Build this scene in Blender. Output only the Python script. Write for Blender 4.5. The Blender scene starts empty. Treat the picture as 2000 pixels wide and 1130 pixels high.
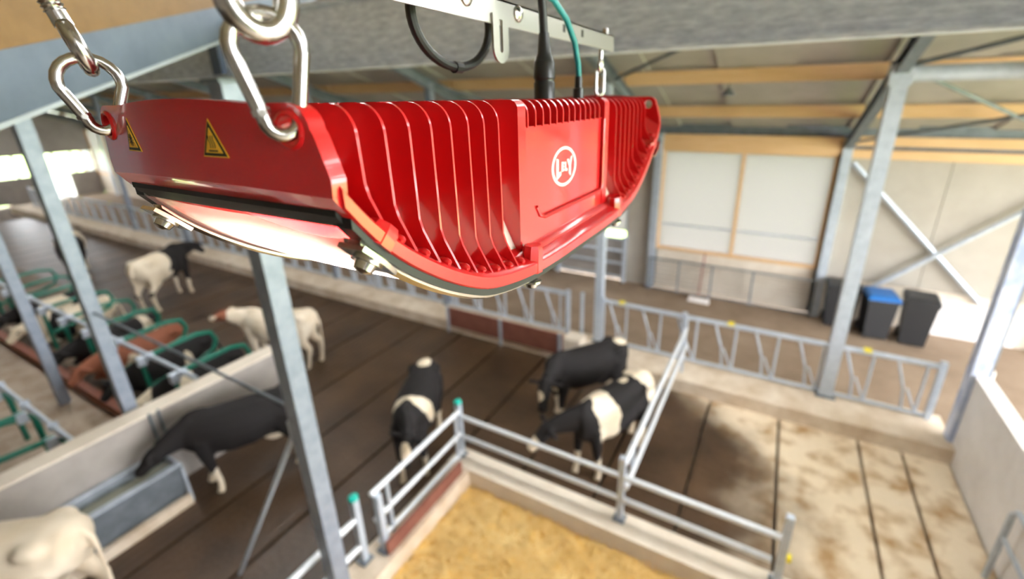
import bpy, math, random
from mathutils import Vector, Matrix
from mathutils.geometry import tessellate_polygon
random.seed(7)
scene = bpy.context.scene
COL = scene.collection

# ------------------------------------------------------------------ camera
PITCH, ROLL, YAW = 0.345314853, -0.0168610808, -0.500196243
FPX, CX, CY = 887.475758, 1038.73085, 511.023624
EYE = Vector((0, 0, 5.0))
fw = Vector((math.cos(PITCH)*math.sin(YAW), math.cos(PITCH)*math.cos(YAW), -math.sin(PITCH)))
r0 = Vector((math.cos(YAW), -math.sin(YAW), 0)); u0 = r0.cross(fw)
rt = math.cos(ROLL)*r0 + math.sin(ROLL)*u0
up = -math.sin(ROLL)*r0 + math.cos(ROLL)*u0
cam = bpy.data.cameras.new('camera'); cam_o = bpy.data.objects.new('camera', cam); COL.objects.link(cam_o)
m = Matrix.Identity(4)
for i in range(3):
    m[i][0], m[i][1], m[i][2], m[i][3] = rt[i], up[i], -fw[i], EYE[i]
cam_o.matrix_world = m
cam.sensor_width = 36.0; cam.lens = FPX/2000*36
cam.shift_x = (1000-CX)/2000; cam.shift_y = (CY-565)/2000
cam.clip_start = 0.02; cam.clip_end = 400
cam.dof.use_dof = True; cam.dof.focus_distance = 0.33; cam.dof.aperture_fstop = 3.9
scene.camera = cam_o

# ------------------------------------------------------------------ world and exposure
w = bpy.data.worlds.new('overcast_sky'); scene.world = w; w.use_nodes = True
bg = w.node_tree.nodes['Background']; bg.inputs[0].default_value = (0.95, 0.97, 1.0, 1); bg.inputs[1].default_value = 12.0
scene.view_settings.view_transform = 'Standard'; scene.view_settings.look = 'None'
scene.view_settings.exposure = 0.55; scene.view_settings.gamma = 1.0
scene.view_settings.use_curve_mapping = False

# ------------------------------------------------------------------ materials
MATS = {}
def mat(name, col, rough=0.6, metal=0.0, noise=None, bump=0.0, bscale=60, coat=0.0, spec=0.5, emit=None, coords='Object', stretch=None):
    if name in MATS: return MATS[name]
    mt = bpy.data.materials.new(name); mt.use_nodes = True; MATS[name] = mt
    nt = mt.node_tree; b = nt.nodes['Principled BSDF']
    b.inputs['Base Color'].default_value = (*col, 1); b.inputs['Roughness'].default_value = rough
    b.inputs['Metallic'].default_value = metal; b.inputs['Coat Weight'].default_value = coat
    b.inputs['Coat Roughness'].default_value = 0.06; b.inputs['Specular IOR Level'].default_value = spec
    tc = nt.nodes.new('ShaderNodeTexCoord'); mp = nt.nodes.new('ShaderNodeMapping')
    nt.links.new(tc.outputs[coords], mp.inputs[0])
    if stretch: mp.inputs['Scale'].default_value = stretch
    if noise:                       # (scale, second colour, low, high)
        n = nt.nodes.new('ShaderNodeTexNoise'); n.inputs['Scale'].default_value = noise[0]; n.inputs['Detail'].default_value = 6
        n.inputs['Roughness'].default_value = 0.65
        nt.links.new(mp.outputs[0], n.inputs['Vector'])
        r = nt.nodes.new('ShaderNodeValToRGB'); r.color_ramp.elements[0].position = noise[2]; r.color_ramp.elements[1].position = noise[3]
        r.color_ramp.elements[0].color = (*col, 1); r.color_ramp.elements[1].color = (*noise[1], 1)
        nt.links.new(n.outputs['Fac'], r.inputs[0]); nt.links.new(r.outputs[0], b.inputs['Base Color'])
    if bump:
        n2 = nt.nodes.new('ShaderNodeTexNoise'); n2.inputs['Scale'].default_value = bscale; n2.inputs['Detail'].default_value = 4
        nt.links.new(mp.outputs[0], n2.inputs['Vector'])
        bp = nt.nodes.new('ShaderNodeBump'); bp.inputs['Strength'].default_value = bump; bp.inputs['Distance'].default_value = 0.02
        nt.links.new(n2.outputs['Fac'], bp.inputs['Height']); nt.links.new(bp.outputs[0], b.inputs['Normal'])
    if emit:
        b.inputs['Emission Color'].default_value = (*emit[0], 1); b.inputs['Emission Strength'].default_value = emit[1]
    return mt

RED = mat('red_gloss_paint', (0.60, 0.008, 0.012), 0.28, coat=0.8, spec=0.5)
STEEL = mat('stainless_steel', (0.62, 0.60, 0.58), 0.22, 1.0, noise=(30, (0.5, 0.48, 0.46), 0.4, 0.7))
RAILSTEEL = mat('brushed_stainless', (0.60, 0.58, 0.55), 0.34, 1.0)
GALV = mat('galvanised_steel', (0.42, 0.47, 0.54), 0.42, 0.3, noise=(9, (0.54, 0.59, 0.66), 0.35, 0.7))
GALVB = mat('galvanised_spangle', (0.46, 0.52, 0.60), 0.45, 0.1, noise=(26, (0.80, 0.86, 0.93), 0.35, 0.65), stretch=(0.5, 1, 2.2))
GALVL = mat('lit_galvanised_tube', (0.60, 0.63, 0.66), 0.38, 0.3, noise=(12, (0.72, 0.74, 0.77), 0.35, 0.7))  # paler galvanised copy: light from above put into the pen rail colour
DARKST = mat('grey_painted_steel', (0.13, 0.15, 0.17), 0.5, 0.2, noise=(5, (0.20, 0.22, 0.25), 0.4, 0.7))
BLUEST = mat('blue_grey_steel', (0.105, 0.135, 0.19), 0.5, 0.2, noise=(7, (0.145, 0.18, 0.24), 0.35, 0.7))
BLACK = mat('black_rubber', (0.012, 0.012, 0.014), 0.5)
BLACKG = mat('black_plastic', (0.015, 0.016, 0.018), 0.32)
TEAL = mat('teal_cable_sheath', (0.0, 0.22, 0.24), 0.4)
WHITEP = mat('white_print', (0.85, 0.82, 0.80), 0.5)
YELL = mat('sticker_yellow', (1.0, 0.58, 0.05), 0.45)
BLK = mat('sticker_black', (0.015, 0.012, 0.01), 0.5)
PLY = mat('plywood_sheet', (0.17, 0.09, 0.024), 0.6, noise=(3, (0.21, 0.115, 0.034), 0.3, 0.7), stretch=(1, 6, 6))
WOOD = mat('spruce_timber', (0.62, 0.37, 0.17), 0.65, noise=(3, (0.72, 0.47, 0.25), 0.3, 0.7), stretch=(0.6, 8, 8))
ROOF = mat('fibre_cement_sheet', (0.37, 0.34, 0.31), 0.8, noise=(2, (0.44, 0.41, 0.38), 0.3, 0.7))
CONC = mat('pale_concrete', (0.60, 0.51, 0.41), 0.85, noise=(2.2, (0.72, 0.64, 0.54), 0.3, 0.7), bump=0.2, bscale=40)
CONCD = mat('dirty_concrete', (0.52, 0.40, 0.28), 0.85, noise=(2.5, (0.72, 0.61, 0.49), 0.35, 0.65), bump=0.3, bscale=30)
WALLM = mat('concrete_wall_panel', (0.36, 0.32, 0.27), 0.85, noise=(1.2, (0.43, 0.39, 0.34), 0.3, 0.7))
WHITEW = mat('white_smooth_wall', (0.82, 0.78, 0.76), 0.55, noise=(1.5, (0.66, 0.61, 0.58), 0.4, 0.8))
GREYW = mat('grey_rendered_wall', (0.28, 0.25, 0.23), 0.8, noise=(2.5, (0.37, 0.33, 0.30), 0.35, 0.7))
REDB = mat('red_brown_board', (0.17, 0.05, 0.035), 0.6, noise=(4, (0.24, 0.09, 0.06), 0.3, 0.7))
REDK = mat('rust_red_kerb', (0.38, 0.13, 0.08), 0.7, noise=(4, (0.30, 0.12, 0.08), 0.3, 0.7))
GREEN = mat('green_coated_tube', (0.0, 0.14, 0.09), 0.4)
GCAP = mat('turquoise_cap', (0.0, 0.42, 0.34), 0.4)
YTAG = mat('yellow_plastic', (0.75, 0.60, 0.03), 0.5)
BIN = mat('charcoal_bin_plastic', (0.022, 0.023, 0.026), 0.45)
BINB = mat('blue_bin_lid', (0.01, 0.13, 0.42), 0.45)
ALLEY = mat('feed_alley_concrete', (0.20, 0.135, 0.085), 0.85, noise=(1.6, (0.29, 0.21, 0.145), 0.3, 0.7))
ALLEY.name = 'feed_alley_concrete'
SAND = mat('sandy_walkway', (0.45, 0.36, 0.28), 0.9, noise=(2.5, (0.30, 0.21, 0.14), 0.42, 0.7), bump=0.4, bscale=15)
BED = mat('dark_bedding', (0.10, 0.075, 0.055), 0.9, noise=(4, (0.26, 0.19, 0.13), 0.45, 0.7), bump=0.5, bscale=12)
GRASSM = mat('field_grass', (0.20, 0.33, 0.06), 0.9, noise=(0.3, (0.30, 0.42, 0.12), 0.3, 0.7))
BLUEF = mat('blue_film_wrap', (0.30, 0.36, 0.55), 0.35, noise=(9, (0.55, 0.58, 0.68), 0.4, 0.6), stretch=(1, 1, 0.3))
WATER = mat('trough_water', (0.30, 0.30, 0.24), 0.08)
PINK = mat('udder_skin', (0.55, 0.33, 0.25), 0.6)
EYEM = mat('eye_black', (0.01, 0.008, 0.006), 0.15)
TAGO = mat('orange_ear_tag', (0.75, 0.12, 0.02), 0.5)

def slab_material():
    """slatted concrete: wet manure brown in the walking area, dry sandy layer in the pen, wet patch reaching over it"""
    mt = bpy.data.materials.new('slatted_floor_concrete'); mt.use_nodes = True
    nt = mt.node_tree; N = nt.nodes.new; L = nt.links.new; b = nt.nodes['Principled BSDF']
    g = N('ShaderNodeNewGeometry'); sp = N('ShaderNodeSeparateXYZ'); L(g.outputs['Position'], sp.inputs[0])
    def noise(sc, det=5):
        n = N('ShaderNodeTexNoise'); n.inputs['Scale'].default_value = sc; n.inputs['Detail'].default_value = det; L(g.outputs['Position'], n.inputs['Vector']); return n
    def ramp(src, a, c0, bb, c1):
        r = N('ShaderNodeValToRGB'); r.color_ramp.elements[0].position = a; r.color_ramp.elements[1].position = bb
        r.color_ramp.elements[0].color = (*c0, 1); r.color_ramp.elements[1].color = (*c1, 1); L(src, r.inputs[0]); return r
    def math_(op, a, c):
        q = N('ShaderNodeMath'); q.operation = op
        for i, v in enumerate((a, c)):
            if isinstance(v, (int, float)): q.inputs[i].default_value = v
            else: L(v, q.inputs[i])
        return q.outputs[0]
    wet = ramp(noise(1.3).outputs['Fac'], 0.35, (0.044, 0.023, 0.011), 0.7, (0.095, 0.052, 0.026))
    dry = ramp(noise(3.0, 7).outputs['Fac'], 0.32, (0.42, 0.26, 0.12), 0.54, (0.80, 0.66, 0.49))
    # the edge of the wet area wanders around x = 0.9 and recedes towards the feed kerb
    edge = math_('ADD', sp.outputs['X'], math_('MULTIPLY', math_('SUBTRACT', noise(0.9, 6).outputs['Fac'], 0.5), 2.4))
    edge = math_('ADD', edge, math_('MULTIPLY', math_('MAXIMUM', math_('SUBTRACT', sp.outputs['Y'], 5.9), 0.0), 0.9))
    mk = N('ShaderNodeMapRange'); mk.interpolation_type = 'SMOOTHSTEP'; mk.inputs['From Min'].default_value = -0.2; mk.inputs['From Max'].default_value = 1.5
    L(edge, mk.inputs['Value'])
    mx = N('ShaderNodeMix'); mx.data_type = 'RGBA'; L(mk.outputs[0], mx.inputs['Factor']); L(wet.outputs[0], mx.inputs['A']); L(dry.outputs[0], mx.inputs['B'])
    L(mx.outputs['Result'], b.inputs['Base Color'])
    rr = N('ShaderNodeMapRange'); rr.inputs['To Min'].default_value = 0.42; rr.inputs['To Max'].default_value = 0.9; L(mk.outputs[0], rr.inputs['Value']); L(rr.outputs[0], b.inputs['Roughness'])
    bp = N('ShaderNodeBump'); bp.inputs['Strength'].default_value = 0.35; bp.inputs['Distance'].default_value = 0.02
    # slots: fine grooves along y
    wv = N('ShaderNodeTexWave'); wv.inputs['Scale'].default_value = 2.6; wv.bands_direction = 'X'; L(g.outputs['Position'], wv.inputs['Vector'])
    hh = math_('ADD', math_('MULTIPLY', wv.outputs['Fac'], 0.35), noise(14, 5).outputs['Fac']); L(hh, bp.inputs['Height']); L(bp.outputs[0], b.inputs['Normal'])
    return mt
SLAB = slab_material()

def coat_material(name, dark, light):
    mt = bpy.data.materials.new(name); mt.use_nodes = True
    nt = mt.node_tree; N = nt.nodes.new; L = nt.links.new; b = nt.nodes['Principled BSDF']
    a = N('ShaderNodeAttribute'); a.attribute_name = 'patch'
    tc = N('ShaderNodeTexCoord'); n = N('ShaderNodeTexNoise'); n.inputs['Scale'].default_value = 3.0; L(tc.outputs['Object'], n.inputs['Vector'])
    r = N('ShaderNodeValToRGB'); r.color_ramp.elements[0].position = 0.42; r.color_ramp.elements[1].position = 0.58; L(a.outputs['Fac'], r.inputs[0])
    sh = N('ShaderNodeMix'); sh.data_type = 'RGBA'; L(n.outputs['Fac'], sh.inputs['Factor'])
    sh.inputs['A'].default_value = (*light, 1); sh.inputs['B'].default_value = (light[0]*0.82, light[1]*0.72, light[2]*0.58, 1)
    mx = N('ShaderNodeMix'); mx.data_type = 'RGBA'; L(r.outputs[0], mx.inputs['Factor']); mx.inputs['A'].default_value = (*dark, 1); L(sh.outputs['Result'], mx.inputs['B'])
    L(mx.outputs['Result'], b.inputs['Base Color']); b.inputs['Roughness'].default_value = 0.8; b.inputs['Specular IOR Level'].default_value = 0.25
    return mt
COAT = coat_material('black_and_white_hide', (0.014, 0.012, 0.012), (0.74, 0.66, 0.54))
COATW = coat_material('cream_hide', (0.26, 0.09, 0.05), (0.72, 0.64, 0.53))

def translucent(name, col, t=0.8, rough=0.3):
    mt = bpy.data.materials.new(name); mt.use_nodes = True; nt = mt.node_tree
    out = nt.nodes['Material Output']; b = nt.nodes['Principled BSDF']; b.inputs['Base Color'].default_value = (*col, 1); b.inputs['Roughness'].default_value = rough
    tr = nt.nodes.new('ShaderNodeBsdfTranslucent'); tr.inputs[0].default_value = (*col, 1)
    mx = nt.nodes.new('ShaderNodeMixShader'); mx.inputs[0].default_value = t
    nt.links.new(b.outputs[0], mx.inputs[1]); nt.links.new(tr.outputs[0], mx.inputs[2]); nt.links.new(mx.outputs[0], out.inputs[0]); return mt
CURTAIN = translucent('translucent_curtain', (0.40, 0.38, 0.38), 0.6)
ROOFLIGHT = translucent('rooflight_sheet', (0.92, 0.92, 0.90), 0.85)
def lamp_glass():
    mt = bpy.data.materials.new('lamp_cover_glass'); mt.use_nodes = True; nt = mt.node_tree
    out = nt.nodes['Material Output']; b = nt.nodes['Principled BSDF']; b.inputs['Base Color'].default_value = (0.9, 0.88, 0.82, 1); b.inputs['Roughness'].default_value = 0.12
    tp = nt.nodes.new('ShaderNodeBsdfTransparent'); mx = nt.nodes.new('ShaderNodeMixShader'); mx.inputs[0].default_value = 0.62
    tl = nt.nodes.new('ShaderNodeBsdfTranslucent'); tl.inputs[0].default_value = (0.95, 0.92, 0.86, 1); m2 = nt.nodes.new('ShaderNodeMixShader'); m2.inputs[0].default_value = 0.6
    nt.links.new(b.outputs[0], m2.inputs[1]); nt.links.new(tl.outputs[0], m2.inputs[2])
    nt.links.new(m2.outputs[0], mx.inputs[1]); nt.links.new(tp.outputs[0], mx.inputs[2]); nt.links.new(mx.outputs[0], out.inputs[0]); return mt
GLASS = lamp_glass()
REFL = mat('lamp_reflector', (0.88, 0.85, 0.78), 0.25, 0.15, noise=(14, (0.78, 0.72, 0.62), 0.4, 0.6))
LED = mat('led_module', (0.9, 0.9, 0.85), 0.4, emit=((1.0, 0.93, 0.80), 110.0))

# ------------------------------------------------------------------ mesh helpers
class MB:
    def __init__(s): s.v = []; s.f = []
    def add(s, vs, fs):
        o = len(s.v); s.v += [tuple(p) for p in vs]; s.f += [tuple(i+o for i in f) for f in fs]; return s
    def box(s, x0, x1, y0, y1, z0, z1, M=None):
        vs = [Vector((x, y, z)) for z in (z0, z1) for y in (y0, y1) for x in (x0, x1)]
        if M: vs = [M @ p for p in vs]
        return s.add(vs, [(0, 2, 3, 1), (4, 5, 7, 6), (0, 1, 5, 4), (2, 6, 7, 3), (0, 4, 6, 2), (1, 3, 7, 5)])
    def tube(s, pts, r, n=10, cap=True, closed=False, flat=None):
        """tube along a polyline; r a number or a list; flat=(ry, up) squashes the section"""
        P = [Vector(p) for p in pts]; k = len(P); rs = r if isinstance(r, (list, tuple)) else [r]*k
        rings = []; prev = None
        for i in range(k):
            if closed: t = P[(i+1) % k]-P[i-1]
            else: t = P[min(i+1, k-1)]-P[max(i-1, 0)]
            t.normalize()
            if prev is None:
                a = Vector((0, 0, 1)) if abs(t.z) < 0.9 else Vector((1, 0, 0)); n1 = t.cross(a).normalized()
            else: n1 = (prev-t*prev.dot(t)).normalized()
            prev = n1; n2 = t.cross(n1)
            rr = rs[i] if isinstance(rs[i], (tuple, list)) else (rs[i], rs[i])
            rings.append([P[i]+n1*(math.cos(2*math.pi*j/n)*rr[0])+n2*(math.sin(2*math.pi*j/n)*rr[1]) for j in range(n)])
        vs = [p for q in rings for p in q]; fs = []
        for i in range(k if closed else k-1):
            a = i*n; b = ((i+1) % k)*n
            for j in range(n): fs.append((a+j, a+(j+1) % n, b+(j+1) % n, b+j))
        if cap and not closed: fs += [tuple(range(n-1, -1, -1)), tuple(range((k-1)*n, k*n))]
        return s.add(vs, fs)
    def loft(s, rings, cap=True, closed_ring=True):
        n = len(rings[0]); vs = [p for q in rings for p in q]; fs = []
        for i in range(len(rings)-1):
            for j in range(n if closed_ring else n-1):
                fs.append((i*n+j, i*n+(j+1) % n, (i+1)*n+(j+1) % n, (i+1)*n+j))
        if cap: fs += [tuple(range(n-1, -1, -1)), tuple(range((len(rings)-1)*n, len(rings)*n))]
        return s.add(vs, fs)
    def prism(s, outer, holes, fn, d):
        """flat polygon with holes, given in 2D; fn(a, b, h) maps to 3D, h in (0, d)"""
        loops = [outer]+list(holes); tri = tessellate_polygon([[Vector((p[0], p[1], 0)) for p in l] for l in loops])
        flat = [p for l in loops for p in l]; n = len(flat)
        vs = [fn(p[0], p[1], 0) for p in flat]+[fn(p[0], p[1], d) for p in flat]
        fs = [tuple(t) for t in tri]+[tuple(i+n for i in reversed(t)) for t in tri]; o = 0
        for l in loops:
            k = len(l)
            for i in range(k): fs.append((o+i, o+(i+1) % k, n+o+(i+1) % k, n+o+i))
            o += k
        return s.add(vs, fs)
    def ball(s, c, r, n=12, m_=8):
        c = Vector(c); r = r if isinstance(r, (tuple, list)) else (r, r, r); rings = []
        for i in range(1, m_):
            a = math.pi*i/m_
            rings.append([c+Vector((r[0]*math.sin(a)*math.cos(2*math.pi*j/n), r[1]*math.sin(a)*math.sin(2*math.pi*j/n), r[2]*math.cos(a))) for j in range(n)])
        return s.loft(rings)
    def mesh(s, name, smooth=35):
        me = bpy.data.meshes.new(name); me.from_pydata(s.v, [], s.f)
        import bmesh
        bm = bmesh.new(); bm.from_mesh(me); bmesh.ops.recalc_face_normals(bm, faces=bm.faces); bm.to_mesh(me); bm.free()
        if smooth:
            for p in me.polygons: p.use_smooth = True
            me.set_sharp_from_angle(angle=math.radians(smooth))
        return me
    def build(s, name, material, parent=None, smooth=35, loc=None):
        o = bpy.data.objects.new(name, s.mesh(name, smooth)); COL.objects.link(o)
        if material: o.data.materials.append(material)
        if parent: o.parent = parent
        if loc: o.location = loc
        return o

def inst(src, name, parent=None, loc=(0, 0, 0), rot=None, scale=None):
    o = bpy.data.objects.new(name, src.data if hasattr(src, 'data') else src); COL.objects.link(o)
    o.parent = parent; o.location = loc
    if rot: o.rotation_euler = rot
    if scale: o.scale = scale
    return o
def empty(name, loc=(0, 0, 0)):
    o = bpy.data.objects.new(name, None); o.empty_display_size = 0.1; COL.objects.link(o); o.location = loc; return o
def tag(o, label, cat, group=None):
    o['label'] = label; o['category'] = cat
    if group: o['group'] = group
    return o
def struct(o): o['kind'] = 'structure'; return o
def rel(o, p): return (p[0]-o.location.x, p[1]-o.location.y, p[2]-o.location.z)

# ------------------------------------------------------------------ setting: ground, floors
g = struct(MB().box(-120, 90, -90, 120, -0.6, -0.45).build('outside_ground', GRASSM, smooth=0))
fl = struct(MB().box(-37, 12, -14.2, 13.2, -0.45, -0.12).build('floor', BED, smooth=0))
edges = [-0.48+1.064*k for k in range(-29, 3)]+[2.19, 2.75]
for a, b_ in zip(edges[:-1], edges[1:]):
    MB().box(a+0.022, b_-0.022, -14, 7.28, -0.12, 0.0).build('floor_slab', SLAB, fl, smooth=0)
MB().box(2.75, 12, -14, 7.28, -0.12, 0.0).build('concrete_apron', CONC, fl, smooth=0)
MB().box(-37, 12, 7.9, 11.92, -0.12, 0.0).build('feed_alley', ALLEY, fl, smooth=0)
# feed kerb
kerb = struct(MB().box(-34, 2.75, 7.28, 8.12, -0.1, 0.25).build('trim_1', CONCD, smooth=0))
MB().box(-6.2, -3.3, 7.245, 7.279, 0.14, 0.60).build('kerb_board', REDB, kerb, smooth=0)
MB().box(-3.29, -2.95, 7.26, 7.60, 0.0, 0.52).build('kerb_block', CONC, kerb, smooth=0)
for x in (-6.15, -4.75, -3.36): MB().box(x-0.03, x+0.03, 7.22, 7.245, 0.0, 0.62).build('board_stake', GALV, kerb, smooth=0)

# ------------------------------------------------------------------ setting: back wall
YW = 11.92
wb = struct(empty('wall_back', (0, YW, 0)))
def wbx(name, x0, x1, y0, y1, z0, z1, m_): return MB().box(x0, x1, y0, y1, z0, z1).build(name, m_, wb, smooth=0)
bays = [1.2-3.95*k for k in range(-2, 10)]           # steel post lines along the wall
for i, bx_ in enumerate(bays):
    p = MB().box(bx_-0.09, bx_+0.09, -0.16, 0.02, 0, 4.15); p.build('wall_post', GALV, wb, smooth=0)
# right of the window: concrete panels
for x0, x1 in ((1.29, 3.0), (3.0, 5.06), (5.24, 9.0)):
    wbx('concrete_panel', x0+0.006, x1-0.006, 0.03, 0.20, 0.98, 3.70, WALLM)
wbx('plinth', 1.29, 9.0, 0.0, 0.2, 0, 0.97, CONC)
wbx('white_plinth_board', 3.24, 4.75, -0.03, 0.0, 0.0, 0.80, WHITEW)
# left of the window: pier and gateway
wbx('concrete_panel', -3.48, -2.84, 0.0, 0.2, 0, 4.1, WALLM)
wbx('concrete_panel', -6.66, -5.62, 0.0, 0.2, 0, 4.1, WALLM)
wbx('gateway_lintel', -5.62, -3.48, 0.0, 0.2, 3.0, 4.1, WALLM)
# window bay
wbx('window_breast', -2.66, 1.11, 0.03, 0.2, 0.0, 1.12, CONC)
def window_bay(n, x0, x1, z0=1.2, z1=3.70):
    wn = struct(empty('window_%d' % n, (0, YW, 0)))
    for a, b_, c, d in ((x0, x1, z1, z1+0.04), (x0, x1, z0-0.07, z0), (x0, x0+0.06, z0, z1), (x1-0.06, x1, z0, z1), ((x0+x1)/2-0.035, (x0+x1)/2+0.035, z0, z1)):
        MB().box(a, b_, -0.03, 0.08, c, d).build('window_frame', WOOD, wn, smooth=0)
    mid = (x0+x1)/2
    for a, b_ in ((x0+0.06, mid-0.035), (mid+0.035, x1-0.06)):
        MB().box(a, b_, 0.04, 0.05, z0, z1).build('curtain_sheet', CURTAIN, wn, smooth=0)
        MB().tube([(a, 0.03, z0+0.62), (b_, 0.03, z0+0.62)], 0.022, 8).build('curtain_tube', GALV, wn)
    return wn
window_bay(1, -2.66, 1.08)
for x0, x1 in ((-2.86, -2.62), (1.05, 1.31)): wbx('window_reveal', x0, x1, 0.03, 0.20, 0.0, 4.1, WALLM)
k = 2
for i, bx_ in enumerate(bays):
    if bx_ < -6:
        x0, x1 = bx_-3.95+0.1, bx_-0.1
        wbx('window_breast', x0, x1, 0.03, 0.2, 0, 1.12, CONC); window_bay(k, x0+0.05, x1-0.05); k += 1
# timber wall plates
for i in range(len(bays)-1):
    x1, x0 = bays[i]-0.09, bays[i+1]+0.09
    if bays[i] > 1.3:
        wbx('wall_plate', x0, x1, -0.10, 0.05, 3.70, 3.88, WOOD); wbx('wall_plate', x0, x1, -0.02, 0.05, 3.95, 4.14, WOOD)
    else: wbx('wall_plate', x0, x1, -0.10, 0.02, 3.74, 4.12, WOOD)
# wind bracing on the wall right of the window
for a, b_ in (((1.35, -0.1, 3.6), (4.05, -0.1, 0.85)), ((2.05, -0.14, 0.80), (4.9, -0.14, 3.55))):
    MB().tube([a, b_], (0.055, 0.012) and 0.05, 8).build('wind_brace', GALV, wb)

wbx('eaves_fascia', -36.5, 9.2, 0.05, 0.12, 3.7, 4.45, DARKST)
wfr = struct(empty('wall_front', (0, -14.1, 0)))
MB().box(-36.5, 9.2, -0.1, 0.1, 0, 1.3).build('wall_plinth', CONC, wfr, smooth=0)
MB().box(-36.5, 9.2, -0.1, 0.1, 3.4, 5.0).build('wall_boarding', ROOF, wfr, smooth=0)
for i in range(11): MB().box(9.2-4.15*(i+1)+0.2, 9.2-4.15*i-0.2, -0.02, 0.02, 1.3, 3.4).build('wall_boarding', ROOF, wfr, smooth=0)  # bays of this unseen wall boarded shut to hold back daylight
for i in range(12): MB().box(9.2-4.15*i-0.2, 9.2-4.15*i+0.2, -0.1, 0.1, 1.3, 3.4).build('wall_pier', CONC, wfr, smooth=0)
wgr = struct(empty('wall_light_stop', (9.2, 0, 0)))  # unseen part wall, added to keep side daylight off the lamp's near end
MB().prism([(-14.2, 0.0), (-1.6, 0.0), (-1.6, 8.75), (-2.0, 8.9), (-14.2, 4.9)], [], lambda a, b_, t: Vector((t, a, b_)), 0.2).build('gable_boarding', ROOF, wgr, smooth=0)
# far gable and its openings
wf = struct(empty('wall_far', (-36.6, 0, 0)))
MB().prism([(-14.2, 2.5), (12.0, 2.5), (12.0, 4.3), (-2.0, 9.0), (-14.2, 4.9)], [], lambda a, b_, t: Vector((t, a, b_)), 0.2).build('gable_boarding', ROOF, wf, smooth=0)
for y0, y1, z0, z1, m_ in ((-14.2, 9.5, 0, 1.35, GREYW), (10.6, 12.0, 0, 1.35, GREYW), (-14.2, 7.6, 1.35, 2.5, GREYW)):
    MB().box(0, 0.2, y0, y1, z0, z1).build('gable_panel', m_, wf, smooth=0)
for y in (8.6, 9.4, 10.2, 11.0, 11.8):
    MB().box(0.0, 0.12, y-0.05, y+0.05, 1.35, 2.5).build('gable_mullion', GALV, wf, smooth=0)
wf_d = struct(empty('door_1', (-36.3, 10.0, 0)))
MB().box(0, 0.06, -0.5, 0.6, 0.0, 1.3).build('doorway_glow_sheet', ROOFLIGHT, wf_d, smooth=0)  # translucent sheet added so the open doorway shows bright white

# ------------------------------------------------------------------ setting: roof
def rz_(y): return 8.2-0.34*y if y > -2 else 8.2+0.68+0.34*(y+2)
ce = struct(empty('ceiling'))
def roof_sheet(name, x0, x1, y0, y1, m_, up_=0.0):
    mb = MB(); t = 0.05
    vs = [(x, y, rz_(y)+up_+dz) for dz in (0.17, 0.17+t) for y in (y0, y1) for x in (x0, x1)]
    mb.add(vs, [(0, 2, 3, 1), (4, 5, 7, 6), (0, 1, 5, 4), (2, 6, 7, 3), (0, 4, 6, 2), (1, 3, 7, 5)])
    return mb.build(name, m_, ce, smooth=0)
xs = [9.2-1.15*k for k in range(41)]
for i, (a, b_) in enumerate(zip(xs[1:], xs[:-1])):      # alternate sheets lap over their neighbours
    dz = 0.052*(i % 2); ov = 0.04*(i % 2)
    roof_sheet('roof_sheet', a-ov, b_+ov, 5.35, 12.6, ROOF, dz)
    roof_sheet('roof_sheet', a-ov, b_+ov, -2.0, 4.3, ROOF, dz)
    roof_sheet('roof_sheet', a-ov, b_+ov, -14.6, -2.0, ROOF, dz)
for k in range(10): roof_sheet('rooflight_sheet', 9.2-4.6*(k+1)+0.01, 9.2-4.6*k-0.01, 4.31, 5.34, ROOFLIGHT)
for y in (10.5, 8.7, 6.9, 5.7, 3.9, 2.1, 0.3, -1.4, -3.4, -5.2, -7.0, -8.8, -10.6, -12.4):
    z = rz_(y)
    for a, b_ in zip(bays[1:], bays[:-1]):
        MB().box(a+0.02, b_-0.02, y-0.05, y+0.05, z-0.06, z+0.165).build('purlin', WOOD, ce, smooth=0)
for bx_ in bays:          # rafters, I sections following the slope
    mb = MB()
    for (h0, h1, hw) in ((-0.30, -0.285, 0.07), (-0.285, -0.09, 0.006), (-0.09, -0.075, 0.07)):
        for ya, yb in ((11.85, -2.0), (-2.0, -14.0)):
            vs = [(bx_+sx*hw, y, rz_(y)+h) for h in (h0, h1) for y in (ya, yb) for sx in (-1, 1)]
            mb.add(vs, [(0, 2, 3, 1), (4, 5, 7, 6), (0, 1, 5, 4), (2, 6, 7, 3), (0, 4, 6, 2), (1, 3, 7, 5)])
    mb.build('rafter', DARKST, ce, smooth=0)
for (xa, ya), (xb, yb) in (((1.3, 8.0), (3.4, 10.3)), ((1.2, 11.7), (4.9, 8.2)), ((-2.7, 8.0), (-0.9, 6.6)), ((1.25, 7.9), (2.3, 7.1)), ((-6.6, 8.0), (-4.2, 11.4)), ((-10.4, 8.0), (-8.3, 11.4))):
    MB().tube([(xa, ya, rz_(ya)-0.2), (xb, yb, rz_(yb)-0.2)], 0.03, 8).build('roof_brace', DARKST, ce)

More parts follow.
